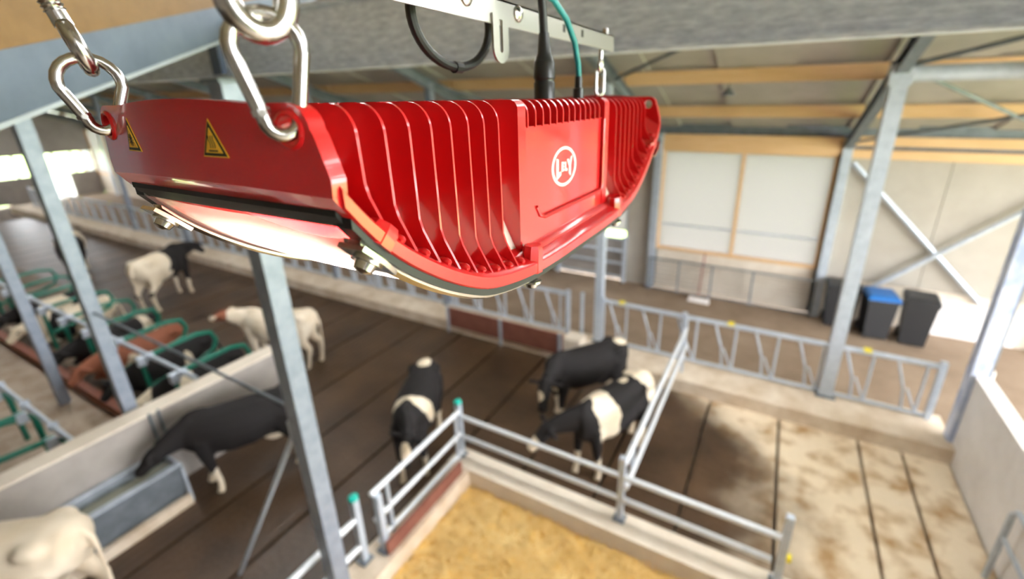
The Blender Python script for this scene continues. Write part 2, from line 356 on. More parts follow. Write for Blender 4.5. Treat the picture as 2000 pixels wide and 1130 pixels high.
# ------------------------------------------------------------------ steel columns and beams
GALVC = mat('darker_galvanised', (0.20, 0.23, 0.28), 0.45, 0.3, noise=(9, (0.28, 0.31, 0.37), 0.35, 0.7))  # darker galvanised tone for the left and far columns
def column(name, x, y, z0, z1, w_, label, m_=GALVC, foot=True):
    c = empty(name, (x, y, z0)); t = 0.012
    mb = MB()
    mb.box(-w_/2, w_/2, -w_/2, -w_/2+t, 0, z1-z0).box(-w_/2, w_/2, w_/2-t, w_/2, 0, z1-z0).box(-0.005, 0.005, -w_/2, w_/2, 0, z1-z0)
    MB().box(-w_/2, w_/2, -w_/2, w_/2, 0, z1-z0).build('shaft', m_, c, smooth=0)
    if foot: MB().box(-w_*0.75, w_*0.75, -w_*0.75, w_*0.75, 0, 0.02).build('base_plate', DARKST, c, smooth=0)
    MB().box(-w_*0.7, w_*0.7, -w_*0.7, w_*0.7, z1-z0-0.02, z1-z0).build('head_plate', DARKST, c, smooth=0)
    return tag(c, label, 'column', 'steel columns')
column('steel_column', -3.08, 1.75, 0, 5.14, 0.14, 'galvanised square column behind the lamp, rising from the dark slatted floor')
column('steel_column', -7.25, 1.88, 0, 5.14, 0.14, 'galvanised column standing just behind the low grey wall')
column('steel_column', -10.57, 1.97, 0, 5.14, 0.14, 'leftmost galvanised column, standing on the sandy walkway among the cubicles')
column('steel_column', 1.21, 7.97, 0.25, 5.36, 0.19, 'tall galvanised column in the feed fence, in front of the bins', GALV)
column('steel_column', -2.82, 7.97, 0.25, 5.36, 0.15, 'galvanised column in the gap of the feed fence, right below the red lamp', GALV)
for bx_ in (-6.75, -10.7, -14.6, -18.6, -22.5):
    tag(column('steel_column', bx_, 7.97, 0.25, 5.36, 0.15, '', foot=False), 'galvanised column of the far row along the feed kerb', 'column', 'far row columns')
# long galvanised I beam above
bm_ = empty('eaves_beam', (0, 1.75, 5.15))
mb = MB()
mb.box(-36, 9, -0.04, 0.05, 0, 0.012).box(-36, 9, 0.0, 0.012, 0.012, 0.30).box(-36, 9, -0.04, 0.05, 0.30, 0.312)
mb.build('beam_section', GALVB, bm_, smooth=0)
for x in (-3.08, -7.25): MB().box(x-0.05, x+0.05, -0.035, 0.0, 0.012, 0.30).build('stiffener_plate', BLUEST, bm_, smooth=0)
tag(bm_, 'long galvanised I-beam with spangled web running across the top', 'beam')
# tube running right from the fence column
tb = empty('strut_tube', (1.21, 7.97, 5.22)); MB().tube([(0.09, 0, 0), (7.8, 0, 0.02)], 0.10, 16).build('tube_body', GALV, tb)
MB().box(-0.13, 0.12, -0.12, 0.12, -0.14, 0.14).build('joint_plate', GALV, tb, smooth=0)
tag(tb, 'thick pale galvanised tube running right from the fence column head', 'tube')
# slanting blue-grey beam and plywood at the upper left (edges and direction measured from the lamp)
d = Vector((-0.63981887, 0.73517301, 0.22394744)); hn = Vector((d.y, -d.x, 0)).normalized()
P0 = Vector((-1.556, 0.371, 4.967))
A = P0-d*0.6; B = P0+d*4.2
def slant(mb, z0, z1, t0, t1, a=A, b_=B):
    vs = [p+Vector((0, 0, h))-hn*t for h in (z0, z1) for p in (a, b_) for t in (t0, t1)]
    return mb.add(vs, [(0, 2, 3, 1), (4, 5, 7, 6), (0, 1, 5, 4), (2, 6, 7, 3), (0, 4, 6, 2), (1, 3, 7, 5)])
sb = empty('slanting_beam', A)
def locmb(mb): mb.v = [tuple(Vector(p)-A) for p in mb.v]; return mb
locmb(slant(MB(), 0.0, 0.138, 0.0, 0.10)).build('beam_web', BLUEST, sb, smooth=0)
locmb(slant(MB(), -0.012, 0.0, -0.004, 0.10)).build('bottom_flange', GALV, sb, smooth=0)
tag(sb, 'blue-grey steel beam slanting up across the upper left corner', 'beam')
ps = empty('plywood_lining', A)
cut = Vector((-1.73, 0.57, 5.2)); s_ = (cut-P0).dot(d)
for a, b_ in ((A, P0+d*(s_-0.003)), (P0+d*(s_+0.003), B)):
    mb = slant(MB(), 0.1385, 0.75, 0.0, 0.02, a, b_); locmb(mb).build('plywood_board', PLY, ps, smooth=0)
tag(ps, 'ochre plywood boarding above the slanting steel beam, upper left', 'boarding')

# ------------------------------------------------------------------ the lamp
U = 0.16
LAMP = empty('barn_lamp', (-1.865*U, 2.92*U, 5.0))
tag(LAMP, 'glossy red finned LED barn lamp hanging in the foreground, switched on', 'lamp')
PROF = [(0, -0.97), (0.45, -0.97), (0.82, -0.95), (1.2, -0.88), (1.45, -0.77), (1.68, -0.625), (1.85, -0.485), (1.96, -0.36), (2.05, -0.235)]
def rz(s):
    s = min(abs(s), 2.05)
    for (a, za), (b_, zb) in zip(PROF[:-1], PROF[1:]):
        if s <= b_:
            t = (s-a)/(b_-a); i = PROF.index((a, za))
            m0 = (PROF[i+1][1]-PROF[max(i-1, 0)][1])/(PROF[i+1][0]-PROF[max(i-1, 0)][0]) if i else 0
            j = min(i+2, len(PROF)-1); m1 = (PROF[j][1]-PROF[i][1])/(PROF[j][0]-PROF[i][0]); h = b_-a
            return (2*t**3-3*t*t+1)*za+(t**3-2*t*t+t)*h*m0+(-2*t**3+3*t*t)*zb+(t**3-t*t)*h*m1
    return PROF[-1][1]
def u3(h, s, z): return Vector((h*U, s*U, z*U))
def stations(a, b_, n): return [a+(b_-a)*i/n for i in range(n+1)]
ST = stations(-1.995, 1.995, 80)
def lbuild(mb, name, m_, parent=None, smooth=35): return mb.build(name, m_, parent or LAMP, smooth)
# core channel
rings = []
for s in stations(-2.0, 2.0, 60):
    r_ = rz(s); zc = max(-0.40, r_+0.17); b0 = r_+0.12
    rings.append([u3(h, s, z) for h, z in ((-0.40, -0.03), (0.40, -0.03), (0.40, b0), (0.36, b0), (0.36, zc), (-0.36, zc), (-0.36, b0), (-0.40, b0))])
body = lbuild(MB().loft(rings), 'housing_body', RED)
# rim: flange with skirt on both sides
for sg in (-1, 1):
    rings = [[u3(sg*h, s, rz(s)+z) for h, z in ((0.715, 0.008), (0.715, 0.062), (0.705, 0.075), (0.685, 0.082), (0.40, 0.20), (0.40, 0.12), (0.63, 0.0), (0.705, 0.0))] for s in ST]
    lbuild(MB().loft(rings), 'rim_flange', RED)
# end walls with lifting holes
def endwall(sg):
    pts = []
    for i in range(25):                      # arched bottom edge, left to right
        h = -0.70+1.40*i/24; pts.append((h, -0.275+0.02*(1-(h/0.7)**2)))
    pts += [(0.705, -0.22), (0.665, -0.09)]
    for i in range(7):
        a = math.pi/2*i/6; pts.append((0.57+0.085*math.cos(a), -0.075+0.075*math.sin(a)))
    for i in range(7): pts.append((0.40-0.8*i/6, 0.0+0.018*(1-((0.4-0.8*i/6)/0.4)**2)))
    for i in range(7):
        a = math.pi/2+math.pi/2*i/6; pts.append((-0.57+0.085*math.cos(a), -0.075+0.075*math.sin(a)))
    pts += [(-0.665, -0.09), (-0.705, -0.22)]
    def fn(h, z, t):      # the wall leans out a little towards its foot and bulges in plan
        y = 1.985+0.045*(1-(h/0.72)**2)
        return u3(h, sg*(y+t-0.02), z)
    zt = lambda h: 0.018*(1-(h/0.4)**2) if abs(h) < 0.4 else 0.0
    zb = lambda h: -0.275+0.02*(1-(h/0.7)**2)
    mb = MB(); n = 24; HC = 0.47
    for t in (0.0, 0.055):
        vs = [fn(h, zb(h)+(zt(h)-zb(h))*r/6, t) for r in range(7) for h in stations(-HC, HC, n)]
        mb.add(vs, [(r*(n+1)+c, r*(n+1)+c+1, (r+1)*(n+1)+c+1, (r+1)*(n+1)+c) for r in range(6) for c in range(n)])
    o_ = len(mb.v)//2
    for r0_, rr in ((0, 0), (6*(n+1), 6*(n+1))):
        mb.f += [(r0_+c, r0_+c+1, o_+r0_+c+1, o_+r0_+c) for c in range(n)]
    w_ = lbuild(mb, 'end_wall', RED)
    for q in (-1, 1):                        # lug plate with the lifting hole
        out = [(q*h, zb(h)) for h in (HC, 0.53, 0.59, 0.65, 0.70)]+[(q*0.705, -0.22), (q*0.665, -0.09)]
        out += [(q*(0.57+0.085*math.cos(math.pi/2*i/6)), -0.075+0.075*math.sin(math.pi/2*i/6)) for i in range(7)]
        out += [(q*0.53, 0.0), (q*HC, 0.0), (q*HC, -0.09), (q*HC, -0.18)]
        hole = [(q*0.575+0.042*math.cos(-2*math.pi*i/16), -0.078+0.042*math.sin(-2*math.pi*i/16)) for i in range(16)]
        if q < 0: out.reverse()
        lbuild(MB().prism(out, [hole], fn, 0.055), 'lug_plate', RED, w_)
    for c in (-0.575, 0.575):                # raised ring around each hole
        ring = [fn(c+0.05*math.cos(2*math.pi*i/20), -0.078+0.05*math.sin(2*math.pi*i/20), 0.055) for i in range(20)]
        lbuild(MB().tube(ring, 0.009*U, 6, closed=True), 'hole_bead', RED, w_)
    return fn
fn_far = endwall(1); fn_near = endwall(-1)
# lips under the end walls
for sg in (-1, 1):
    rings = []
    for i in range(17):
        h = -0.70+1.4*i/16; ar = 0.02*(1-(h/0.7)**2)
        bl = 0.045*(1-(h/0.72)**2); rings.append([u3(h, sg*s, z) for s, z in ((2.02+bl, -0.275+ar), (1.99+bl, -0.235+ar), (1.95, rz(1.95)+0.04), (1.985, rz(1.985)))])
    lbuild(MB().loft(rings), 'end_lip', RED)
# gasket, clamp frame, glass, reflector, LED module
def band(h0, h1, z0, z1, s0, n=70):
    return [[u3(h, s, rz(s)+z) for h, z in ((h0, z0), (h1, z0), (h1, z1), (h0, z1))] for s in stations(-s0, s0, n)]
gm = MB()
for sg in (-1, 1):
    gm.loft(band(sg*0.63, sg*0.70, -0.035, 0.0, 1.97))
    gm.loft([[u3(h, sg*s, rz(s)+z) for s, z in ((1.955, -0.022), (1.99, -0.022), (1.99, 0.01), (1.955, 0.01))] for h in stations(-0.66, 0.66, 8)])
lbuild(gm, 'rubber_gasket', BLACK)
for sg in (-1, 1):
    lbuild(MB().loft([[u3(sg*h, s, rz(s)+z) for h, z in ((0.60, -0.05), (0.62, -0.062), (0.64, -0.05), (0.655, -0.062), (0.68, -0.05), (0.68, -0.036), (0.60, -0.036))] for s in stations(-1.93, 1.93, 70)]), 'clamp_frame', STEEL)
lbuild(MB().loft([[u3(h, s, rz(s)-0.022-dz) for h, dz in ((-0.6, 0), (-0.3, 0.012), (0, 0.016), (0.3, 0.012), (0.6, 0))] for s in stations(-1.962, 1.962, 60)], cap=False, closed_ring=False), 'cover_glass', GLASS)
rf = MB()
SR = stations(-1.955, 1.955, 54)
for sg in (-1, 1):
    rf.loft([[u3(sg*0.63, s, rz(s)-0.004), u3(sg*0.36, s, min(max(-0.40, rz(s)+0.17), -0.2)-0.004)] for s in SR], cap=False, closed_ring=False)
for sg in (-1, 1):
    q = sg*1.956; zp = max(-0.40, rz(q)+0.17)-0.004
    rf.add([u3(-0.63, q, rz(q)-0.004), u3(0.63, q, rz(q)-0.004), u3(0.36, q, zp), u3(-0.36, q, zp)], [(0, 1, 2, 3)])
lbuild(rf, 'reflector', REFL)
rf2 = MB(); rf2.loft([[u3(h, s, max(-0.40, rz(s)+0.17)-0.006) for h in (-0.36, 0.36)] for s in SR], cap=False, closed_ring=False)
lbuild(rf2, 'reflector_plate', REFL)
for s0 in (-1.56, -0.50, 0.56):
    led = lbuild(MB().box(-0.24*U, 0.24*U, s0*U, (s0+1.0)*U, -0.432*U, -0.415*U), 'led_module', LED, smooth=0)
# fins
def fin_mesh(s, hin=0.39, zbot=None, hout=0.595, top=-0.005, th=0.012, rad=0.11):
    r_ = rz(s); bend = r_+0.235 if zbot is None else zbot
    pts = [(hin, top), (hout-rad, top)]
    for i in range(1, 8):
        a = math.pi/2-math.pi/2*i/7; pts.append((hout-rad+rad*math.cos(a), top-rad+rad*math.sin(a)))
    if zbot is None:
        pts += [(hout+0.006, bend+0.02), (hout+0.012, bend), (hout+0.022, bend-0.03), (0.69, r_+0.08), (hin, r_+0.15)]
    else: pts += [(hout, zbot), (hin, zbot)]
    return pts, th
def add_fin(s, sg, **kw):
    pts, th = fin_mesh(s, **kw)
    return lbuild(MB().prism(pts, [], lambda a, b_, t: u3(sg*a, s-th/2+t, b_), th), 'fin', RED)
near = [1.113+0.1267*k-2.92 for k in range(8)]; far = [-q for q in near]
for s in near+far:
    for sg in (-1, 1): add_fin(s, sg)
# small cast bumps on the skirt between the fins
bump = MB().ball((0, 0, 0), (0.04*U, 0.022*U, 0.022*U), 10, 6).mesh('skirt_bump')
bump.materials.append(RED)
for s in near+far:
    for sg in (-1, 1):
        inst(bump, 'skirt_bump', LAMP, u3(sg*0.655, s+0.064, rz(s+0.064)+0.095))
# driver panels
for sg in (-1, 1):
    pn = empty('driver_panel'); pn.parent = LAMP
    B1 = (-0.735, 0.715)
    def P(mb, h0, h1, s0, s1, z0, z1): return mb.box(sg*h0*U, sg*h1*U, s0*U, s1*U, z0*U, z1*U)
    lbuild(P(MB(), 0.38, 0.580, B1[0]+0.02, B1[1]-0.02, -0.80, -0.150), 'panel_face', RED, pn, smooth=0)
    for s0, s1 in ((B1[0], B1[0]+0.085), (B1[1]-0.10, B1[1])):
        pts, th = fin_mesh(s0, hin=0.385, zbot=-0.83, hout=0.600, th=s1-s0, rad=0.05)
        lbuild(MB().prism(pts, [], lambda a, b_, t: u3(sg*a, s0+t, b_), th), 'panel_edge', RED, pn)
    mb = MB().prism([(B1[0]+0.085, -0.83), (B1[1]-0.10, -0.83), (B1[1]-0.10, -0.715), (B1[0]+0.40, -0.715), (B1[0]+0.25, -0.68), (B1[0]+0.2, -0.60), (B1[0]+0.085, -0.55)], [], lambda a, b_, t: u3(sg*(0.575+t), a, b_), 0.018)
    lbuild(mb, 'panel_border', RED, pn)
    lbuild(MB().tube([u3(sg*0.594, B1[0]+0.21, -0.62), u3(sg*0.597, B1[0]+0.25, -0.68), u3(sg*0.597, B1[0]+0.32, -0.705), u3(sg*0.597, B1[1]-0.12, -0.712), u3(sg*0.597, B1[1]-0.105, -0.66), u3(sg*0.597, B1[1]-0.105, -0.16)], 0.012*U, 8), 'panel_bead', RED, pn)
    lbuild(MB().loft([[u3(sg*h, s, z) for h, z in ((0.39, -0.79), (0.60, -0.83), (0.635, -0.855), (0.635, -0.875), (0.39, -0.86))] for s in (-0.66, 0.66)]), 'panel_sill', RED, pn)
    for i in range(13):
        s = B1[0]+0.135+i*0.0945
        pts, th = fin_mesh(s, hin=0.385, zbot=-0.155, hout=0.588, th=0.014, rad=0.08)
        lbuild(MB().prism(pts, [], lambda a, b_, t: u3(sg*a, s-th/2+t, b_), th), 'short_fin', RED, pn)
    if sg > 0:
        # printed emblem: ring and four letters
        cs, cz, ra, rb = 2.83-2.92, -0.435, 0.197, 0.131
        def E2(mb, pts, holes=()): return mb.prism([(cs+a*ra, cz+b_*rb-0.03*(a*ra)) for a, b_ in pts], [[(cs+a*ra, cz+b_*rb-0.03*(a*ra)) for a, b_ in hh] for hh in holes], lambda a, b_, t: u3(0.580+t, a, b_), 0.0022)
        circ = lambda r, n=40, sgn=1: [(r*math.cos(sgn*2*math.pi*i/n), r*math.sin(sgn*2*math.pi*i/n)) for i in range(n)]
        em = lbuild(E2(MB(), circ(1.0), [circ(0.86, sgn=-1)]), 'emblem_ring', WHITEP, pn, smooth=0)
        em['label'] = 'white ring emblem with four letters'
        for lp in ([(-0.64, 0.46), (-0.48, 0.40), (-0.48, -0.26), (-0.27, -0.22), (-0.27, -0.40), (-0.64, -0.62)],
                   [(-0.23, 0.25), (-0.02, 0.22), (-0.02, 0.11), (-0.13, 0.12), (-0.13, 0.05), (-0.04, 0.05), (-0.04, -0.05), (-0.13, -0.05), (-0.13, -0.12), (-0.02, -0.11), (-0.02, -0.22), (-0.23, -0.25)],
                   [(0.04, 0.22), (0.13, 0.22), (0.13, -0.12), (0.24, -0.13), (0.24, -0.26), (0.04, -0.23)],
                   [(0.21, 0.30), (0.34, 0.35), (0.44, 0.12), (0.52, 0.42), (0.67, 0.50), (0.53, -0.02), (0.53, -0.56), (0.38, -0.42), (0.38, -0.04)]):
            lbuild(E2(MB(), lp), 'emblem_letter', WHITEP, em, smooth=0)
# bolt bosses and cover bolts
for sg in (-1, 1):
    for s in (-1.86, -0.72, 0.78, 1.86):
        r_ = rz(s); sl = math.atan((rz(s+0.05)-rz(s-0.05))/0.1)
        M = Matrix.Translation(u3(sg*0.665, s, r_))@Matrix.Rotation(sl, 4, 'X')
        mb = MB(); n = 8
        mb.loft([[M@Vector((0.058*U*k_*math.cos(2*math.pi*j/n+0.39), 0.07*U*k_*math.sin(2*math.pi*j/n+0.39), z*U)) for j in range(n)] for k_, z in ((1, 0.0), (1, 0.06 if abs(s) > 1.5 else 0.13), (0.82, 0.085 if abs(s) > 1.5 else 0.16))])
        bs = lbuild(mb, 'bolt_boss', RED)
        mb = MB().loft([[M@Vector((0.045*U*k_*math.cos(2*math.pi*j/12), 0.045*U*k_*math.sin(2*math.pi*j/12), z*U)) for j in range(12)] for k_, z in ((1.25, -0.055), (1.25, -0.068), (0.9, -0.07), (0.75, -0.095), (0.3, -0.105))])
        lbuild(mb, 'cover_bolt', STEEL, bs)
        if abs(s) > 1.5:
            mb = MB().loft([[M@Vector((x*U, y*U, z*U)) for x, y in ((-0.06, -0.09), (0.06, -0.09), (0.075, 0.0), (0.06, 0.09), (-0.06, 0.09))] for z in (-0.058, -0.040)])
            lbuild(mb, 'clamp_tab', STEEL, bs)
# warning stickers on the near end wall
def sticker(h0, h1, zt, zb, kind):
    st = empty('warning_sticker'); st.parent = LAMP
    hm = (h0+h1)/2; hgt = zt-zb
    def tri(k_, dz=0.0):
        c = zb+hgt/3; return [(hm+(h-hm)*k_, c+(z-c)*k_+dz) for h, z in ((h0, zb), (h1, zb), (hm, zt))]
    for nm, k_, m_, off in (('sticker_edge', 1.0, YELL, 0.0), ('sticker_border', 0.90, BLK, 0.0016), ('sticker_field', 0.66, YELL, 0.0032)):
        def curved(t3):
            pts = []
            for i in range(3):
                a, b_ = t3[i], t3[(i+1) % 3]
                pts += [(a[0]+(b_[0]-a[0])*q/4, a[1]+(b_[1]-a[1])*q/4) for q in range(4)]
            return pts
        lbuild(MB().prism(curved(tri(k_)), [], lambda a, b_, t: fn_near(a, b_, 0.0555+off+t), 0.0016), nm, m_, st, smooth=0)
    def stroke(pts, wd):
        L_ = [(a+wd, b_) for a, b_ in pts]+[(a-wd, b_) for a, b_ in reversed(pts)]
        lbuild(MB().prism(L_, [], lambda a, b_, t: fn_near(a, b_, 0.0603+t), 0.0012), 'pictogram', BLK, st, smooth=0)
    w_ = h1-h0
    if kind == 'hot':
        for dx in (-0.085, 0.0, 0.085):
            stroke([(hm+(dx+0.025*math.sin(q*1.25))*w_, zb+hgt*(0.24+0.065*q)) for q in range(6)], 0.010*w_)
        stroke([(hm, zb+hgt*0.15), (hm, zb+hgt*0.19)], 0.17*w_)
    else:
        for a in range(6):
            an = a*math.pi/6; c0 = zb+hgt*0.34
            dx, dz = math.cos(an)*0.17*w_, math.sin(an)*0.19*hgt
            n_ = (-dz, dx); ln = math.hypot(*n_); n_ = (n_[0]/ln*0.008*w_, n_[1]/ln*0.008*w_)
            q = [(hm-dx+n_[0], c0-dz+n_[1]), (hm+dx+n_[0], c0+dz+n_[1]), (hm+dx-n_[0], c0+dz-n_[1]), (hm-dx-n_[0], c0-dz-n_[1])]
            lbuild(MB().prism(q, [], lambda a_, b_, t: fn_near(a_, b_, 0.0603+t), 0.0012), 'pictogram', BLK, st, smooth=0)
    st['label'] = 'yellow triangular hot surface warning' if kind == 'hot' else 'yellow triangular radiation warning'
sticker(0.137, 0.277, -0.045, -0.168, 'hot')
sticker(-0.425, -0.305, -0.045, -0.170, 'ray')

# ------------------------------------------------------------------ suspension hardware
LO = LAMP.location
def carabiner(c_low, c_top, side, wire=0.019, label='', wd=0.085):
    """pear-shaped snap hook between the lifting hole and the eye above; side = horizontal direction of its plane"""
    a = Vector(c_low); b_ = Vector(c_top); ax = (b_-a); L_ = ax.length; ax.normalize(); sd = Vector(side); sd = (sd-ax*sd.dot(ax)).normalized()
    root = empty('carabiner', a)
    pr = []
    for i in range(9):
        q = math.pi+math.pi*i/8; pr.append((0.045*math.cos(q), 0.045+0.045*math.sin(q)))     # small end at the bottom
    top_r = wd
    for i in range(13):
        q = -0.15+(math.pi+0.3)*i/12; pr.append((top_r*math.cos(q), L_/U-top_r+top_r*math.sin(q)))
    P3 = [(sd*x+ax*z)*U for x, z in pr]
    # right leg, top bow and hook end stay one bent wire; the gate closes the left side
    wire_pts = P3[2:]+[P3[-1]+(P3[0]-P3[-1])*0.16]
    MB().tube([P3[0]+(P3[-1]-P3[0])*0.10]+P3[0:2]+wire_pts, wire*U, 12).build('hook_body', STEEL, root)
    g0 = P3[0]+(P3[-1]-P3[0])*0.10; g1 = P3[0]+(P3[-1]-P3[0])*0.86
    gt = MB().tube([g0, g1], wire*U*1.02, 12).build('gate', STEEL, root)
    nv = ax.cross(sd)
    MB().tube([g0-nv*wire*U*1.25, g0+nv*wire*U*1.25], wire*U*0.5, 10).build('gate_pin', STEEL, gt)
    MB().tube([g0-(g1-g0)*0.03, g0+(g1-g0)*0.10], wire*U*1.25, 8).build('hinge_sleeve', STEEL, gt)
    tag(root, label, 'carabiner', 'carabiners'); return root
def eye_bolt(c, r, wire, rod_len, normal, label, lean=(0, 0, 1), thread=True):
    """ring around c with a threaded rod on top"""
    c = Vector(c); nrm = Vector(normal).normalized(); ln = Vector(lean).normalized(); sd = ln.cross(nrm).normalized()
    root = empty('eye_bolt', c)
    ring = [(sd*math.cos(2*math.pi*i/28)*r*0.85+ln*math.sin(2*math.pi*i/28)*r*1.15)*U for i in range(28)]
    MB().tube(ring, wire*U, 12, closed=True).build('eye', STEEL, root)
    base = ln*(r*1.15)*U
    pts, rs = [base*0.95], [wire*1.2*U]; n = int(rod_len/0.016) if thread else 2
    if thread:
        pts.append(base+ln*0.05*U); rs.append(0.030*U)
        for i in range(n):
            z = 0.05+rod_len*i/n
            pts += [base+ln*(z*U), base+ln*((z+rod_len/n*0.5)*U)]; rs += [0.036*U, 0.029*U]
    else:
        pts += [base+ln*rod_len*U]; rs += [0.03*U]
    MB().tube(pts, rs, 14).build('threaded_rod', STEEL, root)
    if thread: MB().tube([pts[-1], pts[-1]+ln*2.9], 0.030*U, 10).build('hanger_rod', STEEL, root)
    return tag(root, label, 'eye bolt', 'eye bolts')
hole_r = LO+u3(0.575, -2.05, -0.085); hole_l = LO+u3(-0.575, -2.05, -0.085); top_f = LO+u3(0.0, 2.10, 0.02)
sideR = (0.45, 0.89, 0); sideL = (0.30, 0.95, 0)
carabiner(hole_r+Vector((0, 0, -0.001)), hole_r+Vector((-0.002, 0, 0.315*U)), sideR, label='steel carabiner hooked into the right near corner of the lamp', wire=0.021, wd=0.088)
carabiner(hole_l+Vector((0, 0, -0.002)), hole_l+Vector((-0.002, 0, 0.262*U)), sideL, label='steel carabiner hooked into the left near corner of the lamp', wire=0.021, wd=0.095)
eye_bolt(hole_r+Vector((-0.002, 0.0, 0.37*U)), 0.09, 0.034, 0.7, (0.9, -0.3, 0), 'large steel eye bolt above the right carabiner, cut by the picture edge', (-0.03, 0, 1))
eye_bolt(hole_l+Vector((-0.003, 0.0, 0.295*U)), 0.07, 0.026, 0.9, (0.3, 0.95, 0), 'steel eye bolt with threaded rod above the left carabiner', (-0.10, -0.22, 1))
# hanger rail
hr = empty('hanger_rail', LO+u3(0.04, 0, 0.46))
mb = MB().box(0.03*U, 0.045*U, -2.2*U, 2.26*U, 0, 0.155*U).box(-0.10*U, 0.045*U, -2.2*U, 2.26*U, 0.142*U, 0.155*U)
mb.build('rail_profile', RAILSTEEL, hr, smooth=0)
for s in (0.95, 1.35):
    MB().box(0.044*U, 0.0465*U, s*U, (s+0.05)*U, 0.06*U, 0.12*U).build('rail_slot', BLK, hr, smooth=0)
for s, z in ((0.19, 0.095), (-0.42, 0.11)):
    MB().loft([[Vector(((0.045+x)*U, s*U+0.055*k_*U*math.cos(2*math.pi*j/14), z*U+0.055*k_*U*math.sin(2*math.pi*j/14))) for j in range(14)] for x, k_ in ((0, 1.0), (0.012, 0.95), (0.028, 0.6), (0.033, 0.1))]).build('rail_bolt', STEEL, hr)
slot = [(-0.02, 0.03), (0.02, 0.03), (0.02, -0.15)]+[(0.02*math.cos(-math.pi*i/8), -0.15+0.02*math.sin(-math.pi*i/8)) for i in range(1, 8)]+[(-0.02, -0.15)]
outl = [(0.095, 0.06), (0.095, -0.14)]+[(0.095*math.cos(-math.pi*i/10), -0.14+0.095*math.sin(-math.pi*i/10)) for i in range(1, 10)]+[(-0.095, -0.14), (-0.095, 0.06)]
MB().prism(outl, [slot], lambda a, b_, t: Vector(((0.045+t)*U, (a-0.06)*U, b_*U)), 0.015).build('slotted_tab', RAILSTEEL, hr, smooth=0)
MB().tube([(-0.02*U, 2.17*U, 0.145*U), (-0.02*U, 2.17*U, 0.22*U)], 0.03*U, 8).build('rail_nut', STEEL, hr)
MB().tube([(0.0, -1.95*U, 0.15*U), (0.0, -1.95*U, 3.2)], 0.03*U, 10).build('hanger_rod', STEEL, hr)
tag(hr, 'stainless steel hanger rail with bolts and slotted tab above the lamp', 'rail')
eye_bolt(top_f+Vector((0, 0, 0.30*U)), 0.05, 0.02, 0.16, (1, 0.1, 0), 'small eye bolt under the far end of the hanger rail', thread=False)
carabiner(top_f, top_f+Vector((0, 0, 0.28*U)), (0.7, 0.7, 0), wire=0.016, label='small carabiner holding the far end of the lamp', wd=0.045)
# cables
cb = empty('power_cable', LO+u3(0.265, 0.245, 0.0))
def rt_(pts): return [u3(*p) for p in pts]
MB().tube(rt_([(0, 0, -0.03), (0, 0, 0.10), (0, 0, 0.11), (0, 0, 0.125), (0, 0, 0.135), (0, 0, 0.24), (0, 0, 0.25), (0, 0, 0.30), (0, -0.005, 0.43)]), [0.078*U, 0.078*U, 0.072*U, 0.072*U, 0.079*U, 0.074*U, 0.068*U, 0.05*U, 0.036*U], 20).build('cable_plug', BLACKG, cb)
MB().tube(rt_([(0, -0.005, 0.42), (0, -0.02, 0.55), (0.0, -0.06, 0.75), (0, -0.14, 1.05), (-0.05, -0.3, 1.5)]), 0.030*U, 12).build('cable', BLACK, cb)
tag(cb, 'thick black power cable with plug on top of the lamp', 'cable')
cb = empty('data_cable', LO+u3(0.265, 0.88, 0.0))
MB().tube(rt_([(0, 0, -0.03), (0, 0, 0.07), (0, 0, 0.075), (0, 0, 0.165)]), [0.046*U, 0.046*U, 0.034*U, 0.032*U], 14).build('cable_plug', BLACKG, cb)
MB().tube(rt_([(0, 0, 0.15), (0, -0.02, 0.26), (0, -0.10, 0.42), (0, -0.26, 0.56), (0, -0.5, 0.66), (-0.1, -0.9, 0.75), (-0.15, -1.4, 0.8)]), 0.024*U, 12).build('cable', TEAL, cb)
tag(cb, 'thin teal cable curving up from the lamp top', 'cable')
lp = empty('cable_loop', LO+u3(-0.10, -0.30, 0.46)); pts = []
for i in range(25):
    a = math.radians(170+200*i/24); pts.append((0.0, 0.40*math.cos(a), 0.02+0.28*math.sin(a)))
MB().tube(rt_([(0, -0.40, 0.25)]+pts+[(0, 0.42, 0.3)]), 0.030*U, 10).build('cable', BLACK, lp)
MB().tube(rt_([(0, -0.035, -0.262), (0, 0.035, -0.262)]), 0.038*U, 10).build('cable_tie', BLACKG, lp)
tag(lp, 'loop of black cable hanging below the hanger rail', 'cable')

